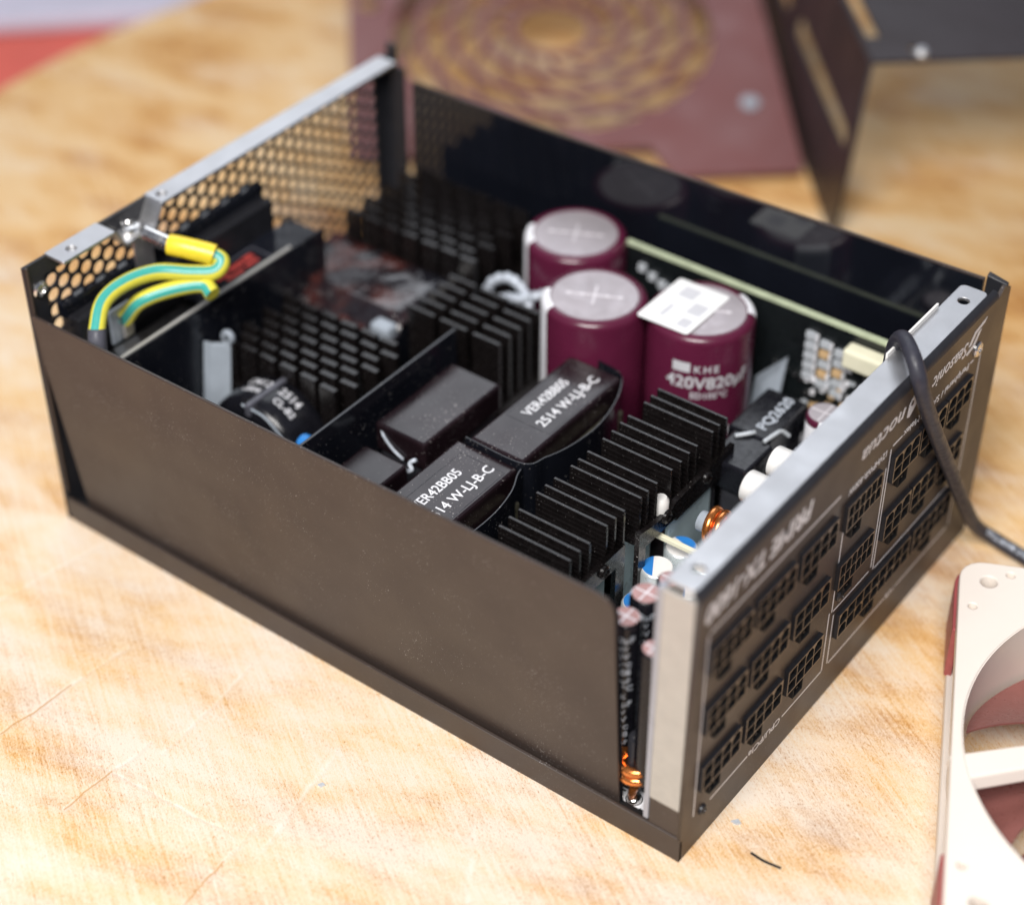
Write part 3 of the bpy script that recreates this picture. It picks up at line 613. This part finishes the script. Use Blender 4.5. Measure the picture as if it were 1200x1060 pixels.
# ---- boxed transformers
def trafo(x0, x1, y0, y1, zt, mat='tape', label=None):
    t = MB().box(x0, x1, y0, y1, zt - 9, zt).build('transformer', mat, psu, bevel=0.9)
    MB().box(x0 + 1.0, x1 - 1.0, y0 + 1, y1 - 1, 4.6, zt - 9.05).build('ferrite_core', 'core', t, bevel=0.5)
    if label: t['label'] = label
    return t
ta = trafo(110.2, 127.6, 48.6, 94.0, 51.0, label='transformer with printed label beside the capacitors')
tb = trafo(107.0, 126.8, 4.6, 47.6, 49.6, label='transformer with printed label beside the near wall')
for t_, xo, yo, zt in ((ta, 0, 0, 51.0), (tb, -0.8, -46.2, 49.6)):
    MB().box(128.2 + xo, 131.2 + xo, 54 + yo, 90 + yo, 20, zt - 7).build('winding', 'winding', t_, bevel=0.8)
    plate('label_outline', [rrect(111.8 + xo, 126.2 + xo, 62 + yo, 90 + yo, 0.3), rrect(111.98 + xo, 126.02 + xo, 62.18 + yo, 89.82 + yo, 0.3)], 0.04, 'core', t_, basis((0, 0, zt + 0.01), (1, 0, 0), (0, 1, 0)))
    text('VER42BB05', 4.3, 'white', t_, basis((117.4 + xo, 65.2 + yo, zt + 0.04), (0, 1, 0), (-1, 0, 0)), bold=0.05, width=18.5)
    text('2514 W-LJ-B-C', 4.3, 'white', t_, basis((123.2 + xo, 63.6 + yo, zt + 0.04), (0, 1, 0), (-1, 0, 0)), bold=0.05, width=26)
tm = trafo(84.0, 101.0, 41.0, 74.5, 48.6, label='plain dark transformer beside the barrier')
ts = trafo(86.0, 100.6, 6.0, 34.6, 46.2, label='small dark transformer beside the barrier')
mb = MB(); mb.tube(spline([(84.2, 44.6, 47.9), (86.2, 41.2, 46.4), (90, 40.5, 43), (94, 40.4, 41)], 6), 0.35, 8); mb.tube(spline([(100.4, 38.0, 45), (100.9, 36.9, 46.4), (99.8, 36.2, 45.2), (100.8, 35.7, 44), (99.6, 35.4, 43)], 6), 0.6, 8)
mb.build('glue_thread', 'glue', tm, smooth=True)
MB().box(80.4, 81.3, 4.6, 80.0, 4.6, 55.6).build('barrier', 'film', psu, bevel=0.12)
# curved insulating films
def film(path, z0, z1, name='insulating_film'):
    P = spline([(x, y, 0) for x, y in path], 8); mb = MB(); n = len(P); vs_ = []
    for i, p in enumerate(P):
        t_ = (P[min(i + 1, n - 1)] - P[max(i - 1, 0)]).normalized(); q = Vector((-t_.y, t_.x, 0)) * 0.16
        vs_ += [(*(p + q).xy, z0), (*(p + q).xy, z1), (*(p - q).xy, z1), (*(p - q).xy, z0)]
    fs = [(0, 1, 2, 3), tuple(4 * (n - 1) + k for k in (3, 2, 1, 0))]
    for i in range(n - 1):
        for k in range(4): fs.append((4 * i + k, 4 * i + 4 + k, 4 * i + 4 + (k + 1) % 4, 4 * i + (k + 1) % 4))
    mb.add(vs_, fs); return mb.build(name, 'film', psu, smooth=30)
film([(109.4, 47.9), (127.6, 48.0), (131.2, 54), (133.4, 61), (134.4, 71), (133.0, 81), (130.0, 89.5), (126.0, 95.0), (118, 96.4)], 8, 51.3)
film([(128.0, 47.5), (128.8, 44.5), (131.6, 38), (133.2, 28), (132.4, 16), (128.5, 6.5)], 8, 50.3)

# ---- crumpled-film choke near the back
mb = MB(); nx, ny = 22, 16; rn = random.Random(3); vs_ = []
for i in range(nx + 1):
    for j in range(ny + 1):
        ed = min(i, nx - i, j, ny - j); vs_.append((10 + 47.5 * i / nx, 79 + 31.5 * j / ny, 46.5 - (3.0 if j < 3 else 0) - (2.2 if ed == 0 else 0.5 if ed == 1 else 0) + rn.uniform(-0.15, 0.15)))
fs = [(i * (ny + 1) + j, (i + 1) * (ny + 1) + j, (i + 1) * (ny + 1) + j + 1, i * (ny + 1) + j + 1) for i in range(nx) for j in range(ny)]
mb.add(vs_, fs); ch = mb.build('boxed_choke', 'crumple', psu, smooth=60)
MB().box(10.3, 57.2, 79.3, 110.2, 4.6, 40.5).build('choke_body', 'film', ch)
mb = MB(); mb.box(50, 57, 78.6, 83.5, 40, 45.2); mb.build('white_pad', 'greypad', ch, bevel=1.0)

# ---- standing toroid near the partition
c = (48.6, 0, 28.5)
tor = MB().lathe([(6, 29.2), (12.5, 28.6), (15.2, 29.4), (16.6, 31.2), (17.0, 34), (17.0, 41), (16.5, 43.5), (15, 45), (12, 45.6), (6, 45.2)], 56, c, 'y').build('toroid_choke', 'blacksleeve', psu, smooth=50)
mb = MB(); mb.box(48.2, 50.0, 28.2, 45.8, 42, 46.0); mb.build('divider', 'shrink', tor, bevel=0.4)
mb = MB(); mb.tube(spline([(50.4, 28.6, 45.0), (55, 28.9, 44.0), (60.5, 28.9, 40.0), (63.8, 29.0, 34), (64.6, 29, 28)], 8), 0.32, 8); mb.tube(spline([(46.8, 28.8, 45.0), (47.8, 29.0, 44.6), (48.3, 30.6, 45.6)], 6), 0.3, 8); mb.build('sleeve_edge', 'greypad', tor, smooth=True)
wrap_text('CM12', 3.6, 'greyprint', tor, c, 17.0, math.radians(74), 38.2, ax='y', bold=0.06)
wrap_text('-2804', 3.0, 'greyprint', tor, c, 17.0, math.radians(74), 34.6, ax='y', bold=0.06)
wrap_text('2514', 3.8, 'greyprint', tor, c, 17.0, math.radians(112), 38.2, ax='y', bold=0.06)
wrap_text('CL-B2', 3.0, 'greyprint', tor, c, 17.0, math.radians(116), 34.6, ax='y', bold=0.06)
MB().lathe([(2.4, 0), (2.8, 0.5), (2.8, 2.4), (2.4, 2.9)], 24, (66.5, 30.5, 40), 'x').build('blue_disc', 'blue', tor, smooth=True)
MB().lathe([(3.0, 0), (3.4, 0.5), (3.4, 3), (3.0, 3.5)], 24, (69.8, 30.8, 37.6), 'x').build('grey_disc', 'greypad', tor, smooth=True)
mb = MB(); mb.tube([(66, 32, 20), (67.5, 31.6, 36)], 1.6, 10); mb.build('copper_lead', 'copper_dull', tor, smooth=True)
# grey thermal pad folded over a peg
mb = MB(); mb.hexa([(23.6, 36.5, 22), (30.0, 39.6, 22), (29.4, 40.4, 22), (23.0, 37.3, 22), (23.8, 40.2, 48.5), (29.8, 43.2, 49.5), (29.2, 44, 49.5), (23.2, 41, 48.5)]); pad = mb.build('thermal_pad', 'greypad', psu, bevel=0.3)
mb = MB(); mb.hexa([(21.0 + 2, 35.5, 20), (23.8, 36.6, 20), (23.4, 37.2, 20), (22.6, 36.1, 20), (23.0, 39.2, 49.6), (24.4, 40.4, 49.0), (24.0, 41, 49), (22.8, 39.8, 49.6)]); mb.build('pad_fold', 'greypad', pad, bevel=0.2)
mb = MB(); mb.lathe([(0.9, -0.8), (2.0, -0.8), (2.3, 0), (2.0, 0.8), (0.9, 0.8)], 20, (28.6, 43.5, 51.2), 'y', caps=False); mb.build('pad_ring', 'greypad', pad, smooth=True)

# ---- white sleeved leads by the capacitors
mb = MB()
mb.tube(spline([(66, 112, 40), (68.5, 112.5, 48), (74, 113.5, 51.5), (80, 112.5, 50.5), (84.5, 110.0, 47)], 8), [1.2 + 0.5 * math.sin(i * 0.9) ** 2 for i in range(33)], 12)
mb.tube(spline([(70, 109.5, 42), (75, 110.5, 46.5), (81, 110.0, 49), (87, 112.5, 51.5), (90, 116, 53)], 8), [1.1 + 0.6 * math.sin(i * 1.1) ** 2 for i in range(33)], 12)
mb.tube(spline([(83, 107.5, 40), (84.2, 107.2, 46), (86.6, 108.4, 48)], 8), 0.9, 10)
mb.build('sleeved_leads', 'glue', psu, smooth=60)

# ---- upright control board along the far wall
db = MB().box(97.5, 198.5, 139.4, 141.0, 5, 59.0).build('control_board', 'pcb', psu)
MB().box(97.5, 198.5, 139.38, 141.02, 59.0, 59.9).build('board_edge', 'pcbedge', db)
rn = random.Random(11)
mb = MB(); cn = MB().box(172.4, 187.0, 134.2, 139.3, 50.6, 56.6).build('plug_housing', 'cream', db, bevel=0.8)
sh = {}
def chip(x, z, wx, wz, d, mat, name='chip'):
    key = (wx, wz, d, mat)
    if key not in sh: sh[key] = MB().box(-wx / 2, wx / 2, -d, 0, -wz / 2, wz / 2).mesh(name, mat)
    place(sh[key], name, db, (x, 139.35, z))
for i, x in enumerate((160.4, 165.0, 169.6)):
    for j in range(5):
        chip(x, 53.6 - j * 3.4 - i * 1.2, 2.8, 2.0, 1.3, 'tan' if i and j in (1, 2, 3) and (i + j) % 2 == 0 else 'smd', 'chip')
        chip(x + 1.9, 53.2 - j * 3.4 - i * 1.2, 0.7, 2.2, 1.0, 'white', 'resistor')
for k in range(90):
    x = rn.uniform(160, 192); z = rn.uniform(22, 50) - (172 - x if x < 172 else 0) * 0.9
    chip(x, z, rn.choice((1.2, 1.8)), rn.choice((0.9, 1.5)), rn.choice((0.7, 1.1)), rn.choice(('smd', 'bright', 'white', 'white', 'tan')), 'resistor')
for k, (x, z) in enumerate(((104.0, 53.5), (107.6, 51.8), (111.0, 50.4), (114, 49.8), (112, 47.4), (116.4, 48.0))): chip(x, z, 2.4, 2.2, 1.2, 'smd', 'chip')
for k in range(5): chip(150 + k * 2.2, 40 - k * 0.6, 1.0, 1.0, 0.8, 'bright', 'resistor')

# ---- small parts behind the connector panel
def can(x, y, zt, r, z0, sleeve, top, name='capacitor', mark=None, cross=True):
    o = MB().lathe([(r, z0), (r, zt - 0.8), (r - 0.3, zt - 0.2), (r - 0.6, zt)], 28, (x, y, 0)).build(name, sleeve, psu, smooth=50)
    MB().lathe([(r - 0.55, zt - 0.05), (r - 0.6, zt + 0.06), (r * 0.5, zt + 0.07)], 28, (x, y, 0)).build('capacitor_top', top, o, smooth=True)
    if mark:                                                    # half-moon print
        a = math.radians(mark); pts = [(x + (r - 0.65) * math.cos(a + t), y + (r - 0.65) * math.sin(a + t)) for t in [(-74 + 148 * k / 12) * math.pi / 180 for k in range(13)]]
        plate('polarity_mark', [pts], 0.03, 'blue', o, Matrix.Translation((0, 0, zt + 0.09)))
    if cross:
        mb = MB(); k = r - 0.8; mb.box(x - k, x + k, y - 0.22, y + 0.22, zt + 0.08, zt + 0.14); mb.box(x - 0.22, x + 0.22, y - k, y + k, zt + 0.075, zt + 0.13); mb.build('scored_vent', 'score', o)
    return o
for (x, y, z, mk) in ((168.6, 50.4, 36, -150), (168.8, 61.4, 35, 75), (177.6, 60.4, 34.6, 75), (178.4, 50.4, 34, -150), (170.4, 39.6, 33, -150), (172, 29.0, 34, -150)):
    can(x, y, z, 4.5, 5, 'pale_can', 'whitepl', mark=mk, cross=False)
MB().box(160.8, 198, 55.9, 57.2, 39.4, 40.8).build('bus_bar', 'cream', psu, bevel=0.2)
pk = [can(185.8, 9.6, 60, 3.7, 20, 'blacksleeve', 'pinkdisc'), can(185.2, 18.8, 60, 3.9, 14, 'blacksleeve', 'pinkdisc'), can(195.0, 7.4, 57, 3.2, 14, 'blacksleeve', 'pinkdisc'), can(186, 28, 58, 3.3, 14, 'blacksleeve', 'pinkdisc')]
for o, (x, y) in zip(pk[:2], ((185.8, 9.6), (185.2, 18.8))):
    r = 3.7 if o is pk[0] else 3.9
    for k in range(7):
        wrap_text(('470\u00b5F', '16V', '1008', '105\u00b0C')[k % 4], 2.5, 'glue', o, (x, y, 0), r, math.radians(-70), 55 - k * 5.2, bold=0.04)
        wrap_text(('16V', '105\u00b0C', '470\u00b5F', 'FPK')[k % 4], 2.0, 'glue', o, (x, y, 0), r, math.radians(-70), 52.4 - k * 5.2, bold=0.03)
    a = math.radians(190); MB().lathe([(r + 0.03, 20), (r + 0.03, 59.2), (r - 0.3, 59.8), (r - 0.7, 60.1)], 5, (x, y, 0), 'z', a - 0.5, a + 0.5).build('polarity_stripe', 'glue', o, smooth=50)
    a = math.radians(60); MB().lathe([(r + 0.03, 56), (r + 0.03, 59.2), (r - 0.3, 59.8), (r - 0.7, 60.1)], 8, (x, y, 0), 'z', a - 0.7, a + 0.7).build('polarity_stripe', 'white', o, smooth=50)
def coil(c, r, wr, turns, h, ax, name='copper_coil', core='core'):
    n = int(turns * 20); P = []
    for i in range(n + 1):
        a = 2 * math.pi * i / 20; t = h * i / n
        p = (r * math.cos(a), r * math.sin(a), t) if ax == 'z' else (t, r * math.cos(a), r * math.sin(a))
        P.append((c[0] + p[0], c[1] + p[1], c[2] + p[2]))
    o = MB().tube(P, wr, 10).build(name, 'copper', psu, smooth=60)
    m2 = MB(); m2.lathe([(r - wr - 0.1, -3), (r - wr, -2.6), (r - wr, h + 6), (r - wr - 0.2, h + 6.4)], 20, c, ax); m2.build('coil_core', core, o, smooth=50)
    return o
cl = coil((192.2, 8.0, 11.5), 4.0, 1.35, 2.6, 7.5, 'z')
MB().tube(spline([(193.4, 5.0, 11), (192.8, 5.2, 8.6), (192.4, 6.2, 5.4)], 6), 1.1, 10).build('coil_lead', 'copper', cl, smooth=True)
c2 = coil((175.0, 64.6, 43.5), 4.1, 1.3, 2.6, 6.8, 'x', core='greypad')
for (y, x0) in ((61.5, 187.0), (73.5, 187.4)):
    mb = MB(); mb.lathe([(2.0, 0.5), (2.2, 0.05), (3.8, 0.0), (4.1, 0.3), (4.1, 14), (3.8, 14.2)], 32, (x0 - 1.2, y, 64.2), 'x'); mb.build('spacer', 'whitepl', psu, smooth=50)
rc = can(178.6, 115.4, 49.2, 5.0, 5, 'white', 'disc', mark=None, cross=True)
mb = MB(); mb.lathe([(5.02, 47.0), (5.02, 48.4), (4.72, 49.05), (4.3, 49.25)], 24, (178.6, 115.4, 0), 'z', math.radians(30), math.radians(280)); mb.build('sleeve_rim', 'maroon', rc, smooth=50)
tk = trafo(158.0, 171.0, 99.6, 121.0, 45.5, 'blacksleeve', 'black wrapped inductor with pale blue print')
text('PQ2620', 4.4, 'glue', tk, basis((167.4, 103.4, 45.55), (0, 1, 0), (-1, 0, 0)), bold=0.08, width=16)
text('L-68', 3.8, 'glue', tk, basis((170.06, 103, 36), (0, 0, 1), (0, -1, 0)) if False else basis((171.06, 102.4, 36), (0, 1, 0), (0, 0, 1)), bold=0.06)
tk2 = trafo(161.0, 173.4, 84.0, 98.4, 46.6, 'blacksleeve', 'lower black wrapped inductor with pale blue print')
text('6R8-T', 4.2, 'glue', tk2, basis((173.46, 92.6, 24), (0, 0, 1), (0, -1, 0)), bold=0.1)
mb = MB(); mb.tube(spline([(170.5, 97.5, 47), (171.5, 101, 47.6), (172, 104, 47.2), (173.4, 106, 45)], 6), 0.6, 8); mb.tube(spline([(163, 95.2, 47), (165.8, 98, 47.4), (166.4, 99.6, 47.0)], 6), 0.6, 8); mb.build('lead', 'smd', tk2, smooth=True)
mb = MB(); mb.hexa([(146, 133, 20), (154, 133, 20), (154, 134, 20), (146, 134, 20), (148, 132, 38), (155, 136.5, 45), (155, 137.2, 45), (148, 133, 38)]); mb.build('clear_strip', 'greypad', psu)

# ------------------------------------------------------------------ cable over the panel
P = spline([(198.2, 108, 66), (198.6, 107, 78), (199.6, 105.8, 86.6), (201.9, 103.6, 91.0), (205.4, 99.8, 92.4), (209.6, 96.2, 90.6), (212.4, 96.0, 84.0), (213.0, 103.5, 70.4), (213.3, 113.7, 54.4), (213.7, 123.5, 39.4), (214.4, 133.5, 23.4), (215.6, 142.6, 9.8), (219.9, 147.6, 3.6), (229.9, 146.6, 2.4), (244, 143.4, 2.4), (262, 140, 2.4), (300, 141, 2.4)], 10)
cb = MB().tube(P, 2.05, 18, flat=0.92).build('cable', 'cable', smooth=60)
tag(cb, 'dark grey round cable hanging over the connector panel and running across the wood', 'cable')
tm_ = text_mesh('E356212  AWM 2464', 2.3, bold=0.03)
for v in tm_.vertices:
    x, y, d = v.co; t = 114 + x * 10 / 11.0; i = min(int(t), len(P) - 2); f = t - i
    p = P[i].lerp(P[i + 1], f); tg = (P[i + 1] - P[i]).normalized(); vw = Vector((0.35, -0.5, 0.79)); side = vw.cross(tg).normalized(); up = tg.cross(side).normalized()
    if up.z < 0: up = -up; 
    a = (y - 0.8) / 2.05; v.co = p + (up * math.cos(a) + side * math.sin(a)) * (2.09 + d)
tm_.transform(Matrix.Scale(S, 4)); tm_.materials.clear(); tm_.materials.append(MT['glue']); link(bpy.data.objects.new('printed_text', tm_), cb)

# ------------------------------------------------------------------ loose fan at the right
ang = math.atan2(0.42, 0.9075)
fan = empty('case_fan', (304.2, 81.7, 0.0), (0, 0, ang)); tag(fan, 'cream framed case fan with brown blades lying on the wood', 'fan')
CH = [(sx * 52.5, sy * 52.5) for sx in (-1, 1) for sy in (-1, 1)]
SM = [(-47.0, 56.2), (-56.4, 42.5), (47, 56.2), (56.4, 42.5), (-56.4, -42.5), (56.4, -42.5), (-47, -56.2), (47, -56.2)]
for (z, nm) in ((20.2, 'frame_flange'), (0.2, 'frame_flange')):
    plate(nm, [rrect(-60, 60, -60, 60, 6.5), circ(0, 0, 57.6, 96)] + [circ(x, y, 2.2, 20) for x, y in CH] + [circ(x, y, 1.15, 14) for x, y in SM], 4.8, 'fancream', fan, Matrix.Translation((0, 0, z)), bev=0.35)
mb = MB(); mb.lathe([(57.4, 0.6), (57.4, 24.6), (58.8, 24.6), (58.8, 0.6), (57.4, 0.6)], 120, caps=False); mb.build('duct_ring', 'fancream', fan, smooth=50)
for (sx, sy) in ((-1, 1), (1, 1), (-1, -1), (1, -1)):
    mb = MB(); lo = [(-60.9, 60.9 - 6), (-59, 60.2), (-54, 60.9), (-36, 60.9), (-35, 59.0), (-52, 58.6), (-58.6, 52), (-59, 35), (-60.9, 36)]
    poly_ = [(-60.8, 37), (-60.8, 55.4), (-60.2, 58.0), (-58.2, 60.2), (-55.4, 60.8), (-37, 60.8), (-36.4, 58.8), (-53, 57.4), (-57.4, 53), (-58.8, 36.4)]
    poly_ = [(x * -sx, y * sy) for x, y in poly_]
    if sx * sy > 0: poly_ = poly_[::-1]
    mb.prism(poly_, 4.2, 21.2); mb.build('corner_pad', 'pad', fan, bevel=0.5)
mb = MB(); mb.lathe([(20, 3), (21, 4), (21, 19), (20.2, 20.2)], 48); mb.build('hub', 'fanbrown', fan, smooth=40)
nb = 9; me = None
for k in range(nb):
    if me is None:
        mb = MB(); nr, nc = 14, 12; top = []; 
        for side in (0, 1):
            for i in range(nr + 1):
                r = 20.5 + 35.6 * i / nr; sweep = 0.30 * (i / nr) ** 1.6
                for j in range(nc + 1):
                    t = j / nc; a = sweep + (t - 0.5) * (0.62 + 0.12 * i / nr); zz = 4.6 + 13.4 * t - 2.2 * math.sin(math.pi * t) + (0.0 if side == 0 else -1.5 * math.sin(math.pi * min(max(t, 0.06), 0.94)) ** 0.5)
                    top.append((r * math.cos(a), r * math.sin(a), zz))
        m_ = (nr + 1) * (nc + 1); fs = []
        for i in range(nr):
            for j in range(nc):
                q = (i * (nc + 1) + j, (i + 1) * (nc + 1) + j, (i + 1) * (nc + 1) + j + 1, i * (nc + 1) + j + 1)
                fs.append(q); fs.append(tuple(m_ + x for x in reversed(q)))
        for i in range(nr):
            for j in (0, nc):
                a, b_ = i * (nc + 1) + j, (i + 1) * (nc + 1) + j; fs.append((a, b_, m_ + b_, m_ + a) if j == nc else (b_, a, m_ + a, m_ + b_))
        for j in range(nc): a = nr * (nc + 1) + j; fs.append((a, a + 1, m_ + a + 1, m_ + a))
        mb.add(top, fs); me = mb.mesh('blade', 'fanbrown', 40)
    place(me, 'blade', fan, (0, 0, 0), (0, 0, 2 * math.pi * k / nb + 0.29))
p0, p1 = Vector((-59.0, -13.4)), Vector((-19.0, 3.6)); dv = (p1 - p0).normalized(); nv = Vector((-dv.y, dv.x))
def sq(h, z): return [(*(p0 - nv * (h + 0.9)), z), (*(p1 - nv * h), z), (*(p1 + nv * h), z), (*(p0 + nv * (h + 0.9)), z)]
strut = MB().hexa(sq(3.7, 20.6) + sq(2.9, 24.7)).mesh('strut', 'fancream')
for k in range(4): place(strut, 'strut', fan, (0, 0, 0), (0, 0, k * math.pi / 2), bevel=0.5)
MB().lathe([(21.5, 20.3), (21.5, 24.6), (20.8, 24.8)], 48).build('strut_ring', 'fancream', fan, smooth=40)

# ------------------------------------------------------------------ covers behind
va = math.radians(41.0)                                     # both covers share this heading
gm = Matrix.Translation((83.5, 283.8, 1.2)) @ Matrix.Rotation(va, 4, 'Z') @ Matrix.Rotation(math.radians(10.0), 4, 'X')
gcv = empty('grille_cover'); gcv.matrix_world = Matrix.Translation(gm.translation * S) @ gm.to_3x3().to_4x4(); tag(gcv, 'maroon brown cover plate with round fan grille lying behind the power supply', 'cover plate')
out = [(-165, 26), (-56, 26), (-50, 9), (-4, 9), (-2, 12), (-2, 206), (-165, 206)]
GC = (-86, 98); GR = 62
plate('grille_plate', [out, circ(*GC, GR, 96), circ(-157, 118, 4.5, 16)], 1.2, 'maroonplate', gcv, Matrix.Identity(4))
mb = MB()
for r in (16, 28, 40, 52): mb.lathe([(r - 1.7, 0.2), (r + 1.7, 0.2), (r + 1.7, 1.2), (r - 1.7, 1.2), (r - 1.7, 0.2)], 72, (*GC, 0), caps=False)
for k in range(14):
    a0 = 2 * math.pi * k / 14; P_ = []
    for i in range(11):
        r = 15.5 + (GR + 0.5 - 15.5) * i / 10; a = a0 + 1.25 * i / 10; P_.append((GC[0] + r * math.cos(a), GC[1] + r * math.sin(a), 0.7))
    mb.tube(P_, 1.15, 6)
mb.build('fan_grille', 'maroonplate', gcv)
MB().lathe([(3.6, 1.25), (3.4, 2.4), (2.2, 3.2)], 20, (-16, 48, 0)).build('rivet', 'greypad', gcv, smooth=True)
# upright cover: slotted side and top sheet
uc = empty('steel_cover', (99.9, 265, 0.05), (0, 0, va)); tag(uc, 'dark brown folded steel cover with slotted side standing behind the power supply', 'cover')
def slot(v0, v1, z0, z1): return rrect(v0, v1, z0, z1, (z1 - z0) / 2 - 0.01, 6)
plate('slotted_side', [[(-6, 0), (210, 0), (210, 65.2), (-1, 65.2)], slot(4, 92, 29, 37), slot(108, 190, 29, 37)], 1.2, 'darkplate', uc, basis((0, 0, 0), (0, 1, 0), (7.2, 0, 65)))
plate('top_sheet', [[(8.4, 0), (108, 0), (108, 90), (8.4, 90)], [(10.2, 17), (14.6, 17), (13.4, 72), (9.6, 72)], circ(24, 8, 2)], 1.2, 'darkplate', uc, Matrix.Translation((0, 0, 63.9)))  # cut short out of view so light gets in from behind
plate('far_side', [[(0, 0), (90, 0), (90, 65), (0, 65)], rrect(8, 82, 6, 58, 4)], 1.2, 'darkplate', uc, basis((108.2, 0, 0), (0, 1, 0), (0, 0, 1)))  # unseen side, its large opening added to let light in under the top
MB().lathe([(2.6, 0), (2.6, 1.4), (1.6, 2.4)], 16, (25, 2.6, 65.2)).build('rivet', 'bare', uc, smooth=True)

# ------------------------------------------------------------------ crumbs on the wood
def crumb(name, pts, h, mat, label, cat):
    mb = MB(); mb.prism(pts, 0.02, h); o = mb.build(name, mat); tag(o, label, cat); return o
crumb('metal_chip', [(213.4, 18.0), (215.0, 17.9), (215.9, 18.8), (214.6, 19.6)], 0.6, 'smd', 'tiny bright metal chip on the wood in front of the connector panel', 'chip')
crumb('metal_chip', [(125.0, -33.5), (126.2, -33.6), (126.6, -32.4), (125.6, -32.2)], 0.5, 'smd', 'tiny shiny metal chip on the wood in front of the long wall', 'chip')
mb = MB(); mb.tube(spline([(222.5, 12.6, 0.4), (226.2, 12.3, 0.45), (230.6, 12.9, 0.4)], 6), 0.32, 8); tag(mb.build('bristle', 'dark', smooth=True), 'short dark bristle lying on the wood near the panel corner', 'bristle')
